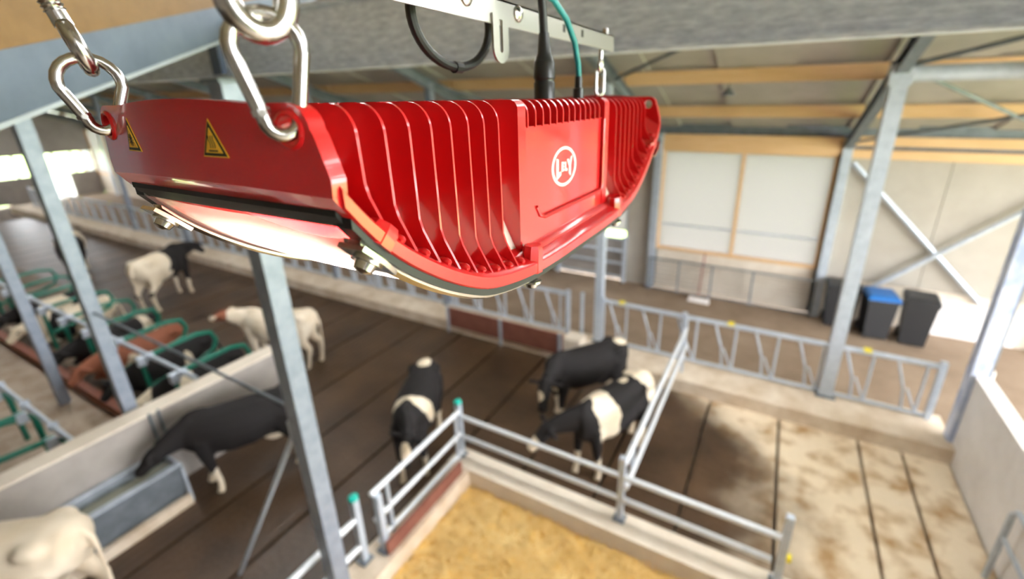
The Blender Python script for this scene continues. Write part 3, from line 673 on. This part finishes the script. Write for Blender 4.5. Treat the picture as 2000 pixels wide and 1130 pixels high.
# ------------------------------------------------------------------ fences
def tube_part(name, a, b_, r, m_, parent, n=10):
    return MB().tube([rel(parent, a), rel(parent, b_)], r, n).build(name, m_, parent)
def feed_fence(x0, x1, label, y=7.95, zb=0.30, zt=1.17, step=0.62, posts=()):
    f = empty('feed_fence', (x0, y, 0.25))
    tube_part('top_rail', (x0, y, zt), (x1, y, zt), 0.042, GALV, f); tube_part('bottom_rail', (x0, y, zb), (x1, y, zb), 0.032, GALV, f)
    for px in (x0, x1)+tuple(posts):
        MB().box(px-x0-0.04, px-x0+0.04, -0.04, 0.04, 0, 1.0).build('post', GALV, f, smooth=0)
    n = int((x1-x0)/step); st = (x1-x0)/n
    v = MB().tube([(0, 0, zb-0.25), (0, 0, zt-0.25)], 0.02, 8).mesh('upright'); v.materials.append(GALV)
    dg = MB().tube([(-0.20, 0.02, zt-0.25), (-0.04, 0.02, 0.42), (0.0, 0.02, zb-0.25)], 0.020, 8).mesh('head_bar'); dg.materials.append(GALV)
    d2 = MB().tube([(0.0, -0.02, 0.45), (0.17, -0.02, zb-0.25)], 0.016, 8).mesh('latch_bar'); d2.materials.append(GALV)
    for i in range(n):
        x = (i+0.5)*st
        inst(v, 'upright', f, (x+0.17, 0, 0)); inst(dg, 'head_bar', f, (x, 0, 0)); inst(d2, 'latch_bar', f, (x, 0, 0))
    for i in range(0, n, 3): MB().box((i+0.6)*st-0.05, (i+0.6)*st+0.05, -0.05, 0.05, zt-0.25+0.02, zt-0.25+0.055).build('yellow_clip', YTAG, f, smooth=0)
    return tag(f, label, 'fence', 'self-locking feed fences')
feed_fence(-2.74, 2.55, 'galvanised feed fence with slanting head bars on the pale kerb, right', posts=(-1.15, 1.21))
feed_fence(-9.0, -3.5, 'galvanised feed fence above the red-brown kerb board, below the lamp')
feed_fence(-20.0, -9.1, 'blurred feed fence running along the kerb behind the lamp')
feed_fence(-33.0, -20.1, 'farthest feed fence section, near the bright gable opening', step=0.9)
MB_post = empty('fence_post', (-3.18, 7.95, 0.25)); MB().tube([(0, 0, 0), (0, 0, 0.98)], 0.035, 10).build('post_tube', GALV, MB_post); MB().tube([(0, 0, 0.98), (0, 0, 1.0)], 0.04, 10).build('post_cap', GALV, MB_post)
tag(MB_post, 'single galvanised post standing in the gap of the feed fence', 'post')

# pen around the straw bed
pk = struct(empty('trim_2', (0, 0, 0)))
MB().box(-3.46, 1.25, 3.80, 4.12, -0.1, 0.30).build('pen_kerb', CONC, pk, smooth=0)
MB().box(-3.46, -3.10, 0.2, 3.80, -0.1, 0.28).build('pen_kerb', CONCD, pk, smooth=0)
MB().box(-3.20, -3.16, 2.40, 3.74, 0.285, 0.46).build('kerb_board', REDB, pk, smooth=0)
def pen_post(x, y, h, label, cap=True, z0=0.3):
    p = empty('pen_post', (x, y, z0))
    MB().box(-0.035, 0.035, -0.035, 0.035, 0, h).build('post_tube', GALV, p, smooth=0)
    MB().box(-0.07, 0.07, -0.07, 0.07, 0, 0.012).build('foot_plate', DARKST, p, smooth=0)
    if cap: MB().tube([(0, 0, h), (0, 0, h+0.03), (0, 0, h+0.045)], [0.05, 0.05, 0.03], 12).build('post_cap', GCAP, p)
    return tag(p, label, 'post', 'pen posts')
pen_post(-3.36, 4.0, 0.86, 'corner post of the straw pen with turquoise cap')
pen_post(-3.36, 2.24, 0.86, 'nearer pen post with turquoise cap, beside the straw')
pen_post(-3.25, 2.44, 0.78, 'uncapped pen post carrying the side gate of the straw pen', cap=False)
pen_post(-1.07, 4.02, 0.90, 'uncapped pen post where the dividing gate meets the straw pen', cap=False)
pen_post(0.58, 4.02, 0.90, 'pen post at the right end of the straw pen rails, with yellow clip', cap=False)
yc = MB().box(0.61, 0.66, 3.99, 4.05, 0.66, 0.71).build('ear_clip', YTAG, smooth=0); tag(yc, 'small yellow clip on the right end pen post', 'clip')
def gate(name, pts_list, r, label, stiles=()):
    p0 = pts_list[0][0]; gt = empty(name, (p0[0], p0[1], 0.3))
    for a, b_ in pts_list: tube_part('rail', a, b_, r, GALVL, gt, 12)
    for a, b_ in stiles: tube_part('stile', a, b_, r*0.8, GALV, gt)
    return tag(gt, label, 'gate', 'tubular pen gates')
gate('pen_gate', [((-3.30, 3.93, z), (-3.30, 2.40, z)) for z in (1.09, 0.73, 0.42)], 0.030, 'three-rail tubular gate on the left side of the straw pen', [((-3.30, 2.62, 0.36), (-3.30, 2.62, 1.09)), ((-3.30, 3.85, 0.36), (-3.30, 3.85, 1.09))])
gate('pen_gate', [((-3.31, 4.0, 0.95), (-1.10, 4.0, 0.95)), ((-3.31, 4.0, 0.62), (-1.10, 4.0, 0.62))], 0.030, 'two-rail tubular fence along the back of the straw, left half')
gate('pen_gate', [((-1.04, 4.0, 0.95), (0.54, 4.0, 0.93)), ((-1.04, 4.0, 0.62), (0.50, 4.0, 0.60))], 0.034, 'two-rail tubular fence along the back of the straw, right half')
gate('pen_gate', [((-3.36, 2.22, 0.90), (-3.36, 0.3, 0.93)), ((-3.36, 2.22, 0.52), (-3.36, 0.3, 0.55))], 0.034, 'nearest two-rail tubular gate at the lower edge of the picture')
gate('dividing_gate', [((-1.05, 7.6, 1.12), (-1.05, 4.0, 1.12)), ((-1.02, 7.6, 0.80), (-1.02, 4.0, 0.80))], 0.032, 'long tubular gate dividing the cows from the empty pen', [((-1.05, 4.35, 0.75), (-1.05, 4.35, 1.15)), ((-1.05, 7.55, 0.25), (-1.05, 7.55, 1.4))])
# straw bed
def straw():
    mb = MB(); nx, ny = 70, 60; x0, x1, y0, y1 = -3.10, 1.9, 0.3, 3.80; rnd = random.Random(3)
    hgt = [[0.03+0.035*math.sin(i*0.7+j*0.4)*math.sin(j*0.55-i*0.2)+rnd.uniform(-0.015, 0.02) for i in range(nx+1)] for j in range(ny+1)]
    vs = [(x0+(x1-x0)*i/nx, y0+(y1-y0)*j/ny, max(0.005, hgt[j][i])) for j in range(ny+1) for i in range(nx+1)]
    fs = [(j*(nx+1)+i, j*(nx+1)+i+1, (j+1)*(nx+1)+i+1, (j+1)*(nx+1)+i) for j in range(ny) for i in range(nx)]
    mb.add(vs, fs); return mb
STRAWM = mat('straw_bedding', (0.56, 0.29, 0.045), 0.8, noise=(7, (0.85, 0.55, 0.16), 0.36, 0.64), bump=0.6, bscale=25)
STALK = mat('straw_stalk', (0.82, 0.60, 0.25), 0.6, noise=(1.7, (0.62, 0.38, 0.10), 0.4, 0.65))
sbed = straw().build('straw_bed', STRAWM, smooth=60); tag(sbed, 'golden straw bedding filling the pen at the bottom', 'straw'); sbed['kind'] = 'stuff'
mb = MB(); rnd = random.Random(5)
for i in range(9000):
    x, y = rnd.uniform(-3.05, 1.4), rnd.uniform(0.9, 3.78); a = rnd.uniform(0, math.pi); l = rnd.uniform(0.05, 0.16); t = rnd.uniform(-0.25, 0.25); z = rnd.uniform(0.05, 0.10)
    dx, dy = math.cos(a)*l, math.sin(a)*l; wx, wy = -math.sin(a)*0.004, math.cos(a)*0.004
    mb.add([(x-dx-wx, y-dy-wy, z-t*l), (x-dx+wx, y-dy+wy, z-t*l), (x+dx+wx, y+dy+wy, z+t*l), (x+dx-wx, y+dy-wy, z+t*l)], [(0, 1, 2, 3)])
so = mb.build('straw_stalks', STALK, smooth=0); tag(so, 'loose straw stalks strewn over the pen bedding', 'straw'); so['kind'] = 'stuff'

# right pen wall, blue post, gate at the right edge
rw = struct(empty('wall_right', (2.75, 0, 0)))
MB().box(0, 0.16, 1.0, 7.45, 0, 1.34).build('wall_slab', WHITEW, rw, smooth=0)
MB().box(-0.01, 0.17, 1.0, 7.46, 1.34, 1.37).build('wall_coping', WHITEW, rw, smooth=0)
bp_ = empty('wrapped_post', (2.78, 7.55, 0)); MB().box(-0.09, 0.09, -0.09, 0.09, 0, 5.4).build('post_body', BLUEF, bp_, smooth=0)
MB().box(0.09, 0.115, -0.09, 0.09, 1.25, 5.4).build('dark_edge', DARKST, bp_, smooth=0); MB().box(0.08, 0.16, -0.05, 0.05, 1.0, 1.45).build('cable_duct', WHITEW, bp_, smooth=0)
tag(bp_, 'steel post wrapped in bluish film at the end of the white wall', 'post')
eg = empty('edge_gate', (2.62, 5.3, 0)); MB().tube([(0, 0.1, 0), (0, 0.1, 0.9), (0, 0.02, 1.0), (0, -0.1, 1.02), (0, -2.2, 1.02)], 0.03, 10).build('bent_frame', GALV, eg)
MB().tube([(0, 0.08, 0.6), (0, -2.2, 0.6)], 0.022, 10).build('cross_rail', GALV, eg); tag(eg, 'bent tube gate at the right edge by the white wall', 'gate')

# window guard, gateway gate, bins and block on the feed alley
wg = empty('window_guard', (-2.75, YW-0.22, 0))
for z, r in ((0.90, 0.025), (0.78, 0.010), (0.66, 0.010), (0.54, 0.010), (0.42, 0.010), (0.30, 0.010), (0.18, 0.010), (0.06, 0.02)):
    MB().tube([(0, 0, z), (3.86, 0, z)], r, 8).build('guard_bar', DARKST, wg)
for x in (0.0, 0.78, 1.6, 2.55, 3.86): MB().tube([(x, 0, 0), (x, 0, 0.92)], 0.022, 8).build('guard_upright', DARKST, wg)
MB().tube([(1.33, 0.02, 0.0), (1.38, 0.02, 1.22)], 0.02, 8).build('leaning_rod', REDK, wg)
tag(wg, 'grey barred guard in front of the wide curtain window', 'guard')
gg = empty('alley_gate', (-5.55, YW-0.1, 0))
for z in (0.15, 0.55, 0.92, 1.28): MB().tube([(0, 0, z), (2.05, 0, z)], 0.035, 10).build('gate_rail', GALV, gg)
for x in (0.0, 2.05): MB().box(x-0.05, x+0.05, -0.05, 0.05, 0, 1.36).build('gate_stile', GALV, gg, smooth=0)
tag(gg, 'tubular gate closing the opening left of the curtain window', 'gate')
dr = struct(empty('door_2', (-5.6, YW+0.12, 0))); MB().box(0.0, 2.1, 0, 0.04, 1.45, 3.0).build('door_panel', CURTAIN, dr, smooth=0); MB().box(0.0, 2.1, 0.0, 0.06, 0.0, 1.2).build('door_panel', GREYW, dr, smooth=0)
for x in (0.0, 2.06): MB().box(x, x+0.05, -0.02, 0.05, 0, 3.0).build('door_jamb', GALV, dr, smooth=0)
def wheelie(x, y, w_, dpt, h, rot, lidm, label):
    b = empty('wheelie_bin', (x, y, 0)); b.rotation_euler = (0, 0, rot)
    rings = [[(sx*w_/2*k_, sy*dpt/2*k_-0.02, z) for sx, sy in ((-1, -1), (1, -1), (1, 1), (-1, 1))] for z, k_ in ((0.04, 0.78), (h*0.86, 0.97), (h*0.86, 1.04), (h*0.91, 1.04))]
    MB().loft(rings).build('bin_body', BIN, b, smooth=0)
    MB().loft([[(sx*w_/2*k_, sy*dpt/2*k_-0.02, z) for sx, sy in ((-1, -1), (1, -1), (1, 1), (-1, 1))] for z, k_ in ((h*0.91, 1.06), (h*0.96, 1.06), (h, 0.85))]).build('lid', lidm, b, smooth=0)
    MB().tube([(-w_*0.45, dpt*0.58, h*0.9), (w_*0.45, dpt*0.58, h*0.9)], 0.02, 8).build('handle', BIN, b)
    for sx in (-1, 1): MB().tube([(sx*w_*0.34, dpt*0.42, 0.1), (sx*w_*0.46, dpt*0.42, 0.1)], 0.1, 14).build('wheel', BLACK, b)
    return tag(b, label, 'bin', 'wheelie bins')
wheelie(2.28, 11.30, 0.54, 0.6, 1.02, 0.1, BINB, 'charcoal wheelie bin with a blue lid by the back wall')
wheelie(2.95, 11.28, 0.54, 0.6, 1.09, -0.1, BIN, 'all-charcoal wheelie bin, rightmost of the bins')
wheelie(1.63, 11.52, 0.62, 0.5, 1.05, 0.0, BIN, 'dark bin half hidden behind the tall fence column')
kb = MB().loft([[(-1.62+sx*0.02, 11.35-0.02, 0), (-1.10-sx*0.02, 11.30, 0), (-1.10-sx*0.02, 11.45, 0), (-1.62, 11.47, 0)] for sx in (0,)]+[[(-1.60, 11.35, 0.11), (-1.12, 11.32, 0.11), (-1.12, 11.43, 0.11), (-1.60, 11.45, 0.11)]]).build('white_block', WHITEW, smooth=0)
tag(kb, 'short white block lying on the feed alley before the window', 'block')
pd = empty('pendant_lamp', (-1.0, 9.1, 5.05)); MB().tube([(0, 0, 0.05), (0, 0, 0.45)], 0.008, 6).build('cord', BLACK, pd); MB().tube([(0, 0, 0.06), (0, 0, 0.02), (0, 0, -0.05), (0, 0, -0.06)], [0.03, 0.06, 0.12, 0.12], 14).build('shade', DARKST, pd)
MB().tube([(-0.3, 0, 0.48), (0, 0, 0.36), (0.3, 0, 0.52)], 0.01, 6).build('hanger_wire', DARKST, pd)
tag(pd, 'small dark pendant lamp hanging under the roof above the window', 'lamp')

# ------------------------------------------------------------------ low wall, trough and cubicles on the left
lw = struct(empty('wall_left', (-7.06, 0, 0))); MB().box(0, 0.25, 0.2, 3.72, 0, 1.17).build('wall_slab', GREYW, lw, smooth=0); MB().box(-0.015, 0.265, 0.19, 3.74, 1.17, 1.2).build('wall_coping', CONC, lw, smooth=0)
for y in (1.92, 2.02): MB().tube([(0.27, y, 0.55), (0.27, y, 1.2)], 0.018, 8).build('wall_dark_tube', DARKST, lw)  # two thin dark upright tubes on the wall face
tr = empty('water_trough', (-6.52, 1.2, 0))
sec = [(-0.20, 0.0), (0.14, 0.0), (0.24, 0.58), (0.27, 0.58), (0.27, 0.62), (0.20, 0.62), (0.12, 0.38), (-0.12, 0.38), (-0.20, 0.62), (-0.25, 0.62), (-0.24, 0.58)]
MB().loft([[(a, y, b_) for a, b_ in sec] for y in (-0.85, 0.70)]).build('trough_shell', DARKST, tr, smooth=0)
for a, b_ in ((-0.252, -0.19), (0.19, 0.272)): MB().box(a, b_, -0.86, 0.71, 0.62, 0.64).build('trough_rim', GALV, tr, smooth=0)
for y in (-0.87, 0.69): MB().box(-0.24, 0.25, y, y+0.03, 0.0, 0.6).build('trough_end', GALV, tr, smooth=0)
MB().box(-0.16, 0.16, -0.84, 0.69, 0.50, 0.51).build('water', WATER, tr, smooth=0)
MB().box(0.22, 0.30, -0.84, 0.69, 0.0, 0.14).build('foot_kerb', CONCD, tr, smooth=0)
tag(tr, 'long metal water trough along the low grey wall', 'trough')
cp = MB().box(-5.12, -4.72, 0.1, 0.56, 0, 1.0); cp = cp.build('concrete_pier', CONC, smooth=0); tag(cp, 'pale concrete pier at the lower left corner, before the white cow', 'pier')
br = empty('brace_rod', (-4.7, 1.6, 0.0)); MB().tube([(0, 0, 0), (1.58, 0.12, 2.55)], 0.022, 8).build('rod', GALV, br); MB().box(1.52, 1.62, 0.08, 0.2, 2.45, 2.6).build('clevis', GALV, br, smooth=0)
tag(br, 'thin bracing rod running down from the column behind the lamp', 'rod')
br = empty('brace_rod', (-7.16, 1.87, 2.60)); MB().tube([(0, 0, 0), (4.0, -0.12, 0.08)], 0.014, 8).build('rod', DARKST, br); MB().box(3.98, 4.03, -0.16, -0.08, 0.04, 0.12).build('clevis', GALV, br, smooth=0)
tag(br, 'thin bracing rod crossing above the low grey wall', 'rod')
# cubicle floor
cf = struct(empty('trim_3', (0, 0, 0)))
MB().box(-34, -7.08, 2.30, 4.15, -0.02, 0.16).build('cubicle_bed', BED, cf, smooth=0)
MB().box(-34, -7.08, -3, 2.22, -0.02, 0.05).build('sandy_walkway', SAND, cf, smooth=0)
MB().box(-34, -8.2, 2.22, 2.34, 0.0, 0.22).build('red_kerb', REDK, cf, smooth=0)
hl = empty('neck_rail', (-7.3, 2.72, 0.16))
MB().tube([(0, 0, 0.95), (-18, 0, 0.95)], 0.035, 10).build('rail_tube', GALV, hl)
for i in range(7): MB().box(-0.35-1.04*i-0.03, -0.35-1.04*i+0.03, -0.05, 0.05, 0.90, 1.0).build('rail_clamp', GALV, hl, smooth=0)
tag(hl, 'galvanised neck rail above the green cubicle dividers', 'rail')
def divider():
    mb = MB(); pts = [(0, -0.05, 0), (0, -0.05, 0.80), (0, 0.02, 0.92), (0, 0.8, 0.96), (0, 1.02, 0.90), (0, 1.08, 0.72), (0, 1.0, 0.55), (0, 0.75, 0.45), (0, 0.1, 0.40), (0, -0.05, 0.36)]
    return mb.tube(pts, 0.036, 10)
dm = divider().mesh('loop_tube'); dm.materials.append(GREEN); cl = MB().box(-0.05, 0.05, -0.11, 0.0, 0.80, 0.95).mesh('divider_clamp', 0); cl.materials.append(GALV)
ords = ['first', 'second', 'third', 'fourth', 'fifth', 'sixth', 'seventh', 'eighth', 'ninth']
for i in range(9):
    dv = empty('cubicle_divider', (-7.75-1.04*i, 2.68, 0.16)); inst(dm, 'loop_tube', dv); inst(cl, 'divider_clamp', dv)
    tag(dv, 'green tubular cubicle divider, %s counted away from the low grey wall' % ords[i], 'divider', 'green cubicle dividers')
# nearer row at the left edge
nr = empty('neck_rail', (-7.3, 1.30, 0.05)); MB().tube([(0, 0, 0.95), (-6, 0, 0.95)], 0.035, 10).build('rail_tube', GALV, nr)
for i in range(3): MB().box(-0.7-1.0*i-0.03, -0.7-1.0*i+0.03, -0.05, 0.05, 0.90, 1.0).build('rail_clamp', GALV, nr, smooth=0)
tag(nr, 'galvanised rail with green tubes at the left edge, nearer row', 'rail')
for i, x in enumerate((-7.75, -8.8, -9.85)):
    dv = empty('cubicle_divider', (x, 1.25, 0.05)); o = inst(dm, 'loop_tube', dv); o.rotation_euler = (0, 0, math.pi); o = inst(cl, 'divider_clamp', dv)
    tag(dv, 'green divider of the nearer row at the left edge, %s from the wall' % ords[i], 'divider', 'green cubicle dividers, nearer row')

# ------------------------------------------------------------------ cows
def sect(mb, secs, n=16):
    """loft of elliptic sections (x, y, z, half width, half height) along x, for trunks"""
    mb.loft([[(x, y+math.cos(2*math.pi*j/n)*hw, z+math.sin(2*math.pi*j/n)*hh) for j in range(n)] for x, y, z, hw, hh in secs]); return mb
def cow_mesh(head=(1.30, 0, 1.15), nose=(1.62, 0, 0.85), lying=False, step=0.0):
    mb = MB(); dz = -0.62 if lying else 0.0
    sect(mb, [(-0.93, 0, 1.20+dz, 0.12, 0.13), (-0.86, 0, 1.13+dz, 0.23, 0.25), (-0.70, 0, 1.09+dz, 0.28, 0.32), (-0.45, 0, 1.05+dz, 0.30, 0.35), (-0.12, 0, 1.0+dz, 0.36, 0.39), (0.2, 0, 1.0+dz, 0.35, 0.39), (0.46, 0, 1.04+dz, 0.27, 0.37), (0.66, 0, 1.07+dz, 0.20, 0.31), (0.76, 0, 1.08+dz, 0.13, 0.24)])
    for sy in (-1, 1): mb.ball((-0.66, sy*0.19, 1.28+dz), (0.14, 0.10, 0.08))         # hip bones
    mb.ball((0.5, 0, 1.36+dz), (0.22, 0.09, 0.10))                                       # withers
    hd = Vector(head); ns = Vector(nose)
    if lying: hd.z += dz; ns.z += dz
    st = Vector((0.58, 0, 1.16+dz)); mid = (st+hd)/2+Vector((0, 0, 0.02))
    mb.tube([st, mid, hd-(hd-mid).normalized()*0.05], [(0.17, 0.27), (0.12, 0.20), (0.10, 0.14)], 14)
    ax = (ns-hd); L_ = ax.length; ax.normalize()
    mb.tube([hd-ax*0.08, hd, hd+ax*L_*0.3, hd+ax*L_*0.6, hd+ax*L_*0.88, ns], [(0.09, 0.09), (0.115, 0.125), (0.115, 0.125), (0.085, 0.09), (0.085, 0.08), (0.06, 0.055)], 14)
    sd = ax.cross(Vector((0, 0, 1))); sd = sd.normalized() if sd.length > 0.1 else Vector((0, 1, 0))
    upv = sd.cross(ax).normalized()
    for s in (-1, 1):
        e0 = hd+sd*(s*0.10)+upv*0.06
        mb.tube([e0, e0+sd*(s*0.09)+upv*0.01, e0+sd*(s*0.17)-upv*0.02, e0+sd*(s*0.22)-upv*0.05], [(0.03, 0.03), (0.055, 0.028), (0.05, 0.026), (0.02, 0.02)], 8)
    if not lying:
        for s, k_ in ((-1, 1), (1, -1)):
            f = k_*step
            mb.tube([(0.50, s*0.16, 1.0), (0.52, s*0.18, 0.78), (0.52+f*0.4, s*0.175, 0.46), (0.50+f*0.7, s*0.17, 0.20), (0.52+f*0.8, s*0.17, 0.09), (0.54+f*0.8, s*0.17, 0.0)], [(0.13, 0.17), (0.085, 0.11), (0.06, 0.065), (0.042, 0.045), (0.05, 0.052), (0.06, 0.065)], 10)
            mb.tube([(-0.62, s*0.17, 1.08), (-0.60, s*0.20, 0.82), (-0.66-f*0.3, s*0.19, 0.66), (-0.80-f*0.6, s*0.17, 0.50), (-0.76-f*0.8, s*0.17, 0.22), (-0.74-f*0.9, s*0.17, 0.09), (-0.70-f*0.9, s*0.17, 0.0)], [(0.15, 0.25), (0.12, 0.20), (0.085, 0.12), (0.058, 0.072), (0.043, 0.048), (0.05, 0.052), (0.06, 0.065)], 10)
        mb.ball((-0.42, 0, 0.66), (0.21, 0.16, 0.14))
        mb.tube([(-0.93, 0, 1.28), (-1.0, 0, 1.15), (-1.0, 0, 0.8), (-0.97, 0, 0.5), (-0.97, 0, 0.38)], [0.035, 0.03, 0.024, 0.035, 0.02], 8)
    else:
        for s in (-1, 1):
            mb.tube([(0.45, s*0.2, 0.30), (0.75, s*0.26, 0.14), (0.45, s*0.28, 0.08)], [0.12, 0.07, 0.05], 8)
            mb.tube([(-0.6, s*0.25, 0.34), (-0.2, s*0.34, 0.16), (-0.6, s*0.38, 0.08), (-0.3, s*0.40, 0.06)], [0.2, 0.12, 0.06, 0.05], 8)
        mb.tube([(-0.93, 0, 0.62), (-1.02, 0.05, 0.3), (-1.0, 0.2, 0.06)], [0.035, 0.03, 0.03], 8)
    return mb, hd, ns, sd, upv, ax
import bmesh
def cow(pos, heading, label, patches, group='cows', white_legs=True, base=0.0, head=(1.30, 0, 1.15), nose=(1.62, 0, 0.85), lying=False, step=0.0, coat=None, scale=1.0):
    """heading = direction in plan; patches = ellipsoids (x, y, z, rx, ry, rz, value) in the cow's own frame"""
    mb, hd, ns, sd, upv, ax = cow_mesh(head, nose, lying, step)
    me = bpy.data.meshes.new('cow_body'); me.from_pydata(mb.v, [], mb.f)
    bm = bmesh.new(); bm.from_mesh(me); bmesh.ops.recalc_face_normals(bm, faces=bm.faces); bm.to_mesh(me); bm.free()
    tmp = bpy.data.objects.new('cow_tmp', me); COL.objects.link(tmp)
    md = tmp.modifiers.new('r', 'REMESH'); md.mode = 'VOXEL'; md.voxel_size = 0.024
    sm = tmp.modifiers.new('s', 'SMOOTH'); sm.factor = 0.6; sm.iterations = 4
    dg = bpy.context.evaluated_depsgraph_get(); me2 = bpy.data.meshes.new_from_object(tmp.evaluated_get(dg))
    bpy.data.objects.remove(tmp); bpy.data.meshes.remove(me); me2.name = 'cow_body'
    for p in me2.polygons: p.use_smooth = True
    at = me2.attributes.new('patch', 'FLOAT', 'POINT'); vals = []
    for v in me2.vertices:
        x, y, z = v.co; wob = 0.16*math.sin(x*9+y*7)*math.cos(z*8-y*5)+0.10*math.sin(x*21-z*17)
        val = base
        for (a, b_, c, ra, rb, rc, t) in patches:
            q = ((x-a)/ra)**2+((y-b_)/rb)**2+((z-c)/rc)**2
            if q < 1+wob: val = t
        if white_legs and not lying and z < 0.42+0.05*wob*6: val = 1.0
        vals.append(val)
    at.data.foreach_set('value', vals)
    me2.materials.clear(); me2.materials.append(coat or COAT)
    root = empty('cow', (pos[0], pos[1], pos[2] if len(pos) > 2 else 0.0)); root.rotation_euler = (0, 0, math.atan2(heading[1], heading[0])); root.scale = (scale,)*3
    b = bpy.data.objects.new('cow_body', me2); COL.objects.link(b); b.parent = root
    for s in (-1, 1):
        MB().ball(hd+ax*0.10+sd*(s*0.108)+upv*0.05, 0.022, 8, 6).build('eye', EYEM, b)
    return tag(root, label, 'cow', group)
V = Vector
def place(rump, withers):          # rump and withers in plan -> position of the cow's origin and its heading
    r_, w_ = V(rump), V(withers); h = (w_-r_).normalized(); c = r_+h*0.85; return (c.x, c.y), (h.x, h.y)
SC = 0.87
cow((-4.10, 3.98), (0.472, -0.882), 'black cow walking towards the straw pen, white chevron across its shoulders', [(-0.72, 0.0, 1.42, 0.16, 0.14, 0.12, 1), (0.36, 0.0, 1.3, 0.10, 0.40, 0.22, 1), (0.30, 0.25, 1.15, 0.10, 0.3, 0.25, 1), (1.16, 0.13, 1.10, 0.12, 0.075, 0.14, 1), (-0.8, -0.25, 1.0, 0.12, 0.12, 0.25, 1)], head=(1.0, 0.16, 1.24), nose=(1.20, 0.10, 0.86), step=0.10, scale=SC)
cow((-2.36, 6.01), (-0.594, -0.804), 'black cow with white star and legs by the feed kerb, facing the lens', [(-0.80, 0.05, 1.40, 0.16, 0.13, 0.12, 1), (1.12, 0.50, 1.02, 0.09, 0.09, 0.12, 1), (0.3, 0, 0.62, 0.5, 0.2, 0.12, 1)], head=(1.0, 0.42, 1.20), nose=(1.17, 0.62, 0.80), step=-0.08, scale=SC)
cow((-1.60, 5.16), (-0.372, -0.928), 'piebald cow with white shoulder band and white rump beside the dividing gate', [(-0.85, 0, 1.2, 0.34, 0.5, 0.5, 1), (0.32, 0, 1.1, 0.24, 0.5, 0.55, 1), (-0.35, -0.05, 1.40, 0.09, 0.07, 0.08, 1), (1.36, -0.42, 0.78, 0.22, 0.22, 0.22, 1)], head=(1.06, -0.28, 1.06), nose=(1.38, -0.40, 0.74), step=0.10, scale=SC)
cow((-6.02, 2.60), (-0.48, -0.877), 'black cow drinking at the metal trough along the low wall', [(-0.95, 0.0, 1.2, 0.15, 0.12, 0.25, 1), (-0.4, 0, 0.60, 0.3, 0.25, 0.14, 1)], head=(1.04, 0.12, 1.02), nose=(1.34, 0.06, 0.72), step=0.08, scale=SC)
cow((-8.27, 4.62), (-0.899, -0.437), 'cream-white cow standing behind the end of the low wall', [(1.12, 0.2, 1.35, 0.2, 0.25, 0.22, 0.0)], base=1.0, head=(1.0, 0.18, 1.36), nose=(1.40, 0.12, 1.22), step=0.08, coat=COATW, scale=SC)
cow((-6.0, 0.15), (-0.77, -0.64), 'cream-white cow cut off by the lower left corner, rump towards the lens', [], base=1.0, coat=COATW, head=(1.25, 0, 1.1), nose=(1.5, 0, 0.7))
# cows in the cubicles
spots = [((-8.27, 3.12), 'cow with white face lying in the cubicle nearest the low wall', [(1.2, 0, 0.9, 0.4, 0.3, 0.6, 1), (0.3, 0, 0.4, 0.2, 0.6, 0.6, 1)], 0.0, COAT),
         ((-9.31, 3.18), 'black cow lying between the second and third green dividers', [(-0.2, 0, 0.4, 0.12, 0.6, 0.3, 1)], 0.0, COAT),
         ((-10.35, 3.10), 'red-brown cow lying in the middle cubicles', [(0.2, 0, 0.3, 0.2, 0.6, 0.3, 1)], 0.0, COATW),
         ((-11.39, 3.15), 'black cow lying in the cubicles between the two left columns', [(-0.6, 0, 0.4, 0.15, 0.6, 0.4, 1)], 0.0, COAT),
         ((-13.47, 3.15), 'mostly white cow lying in the far cubicles at the left', [(0.3, 0.1, 0.4, 0.25, 0.5, 0.4, 0)], 1.0, COAT),
         ((-14.51, 3.15), 'piebald cow lying in the farthest cubicle at the left', [(0.0, 0, 0.4, 0.35, 0.6, 0.6, 1)], 0.0, COAT)]
for (x, y), lb, pt, bs_, ct in spots:
    cow((x, y, 0.16), (0.06, -1), lb, pt, group='cows lying in the cubicles', lying=True, base=bs_, coat=ct, head=(1.02, 0.05, 1.2), nose=(1.30, 0.12, 0.98), scale=0.84)
cow((-14.0, 5.25), (-0.5, 0.86), 'white-rumped cow standing on the dark floor beyond the cubicles', [(-0.6, 0, 1.1, 0.6, 0.6, 0.7, 1)], base=0.2, coat=COAT, group='cows')
cow((-19.0, 5.0), (-0.9, 0.3), 'small far cow standing on the dark floor near the left edge', [(0.0, 0, 1.1, 0.4, 0.6, 0.7, 1)], base=0.0, coat=COAT, group='cows')
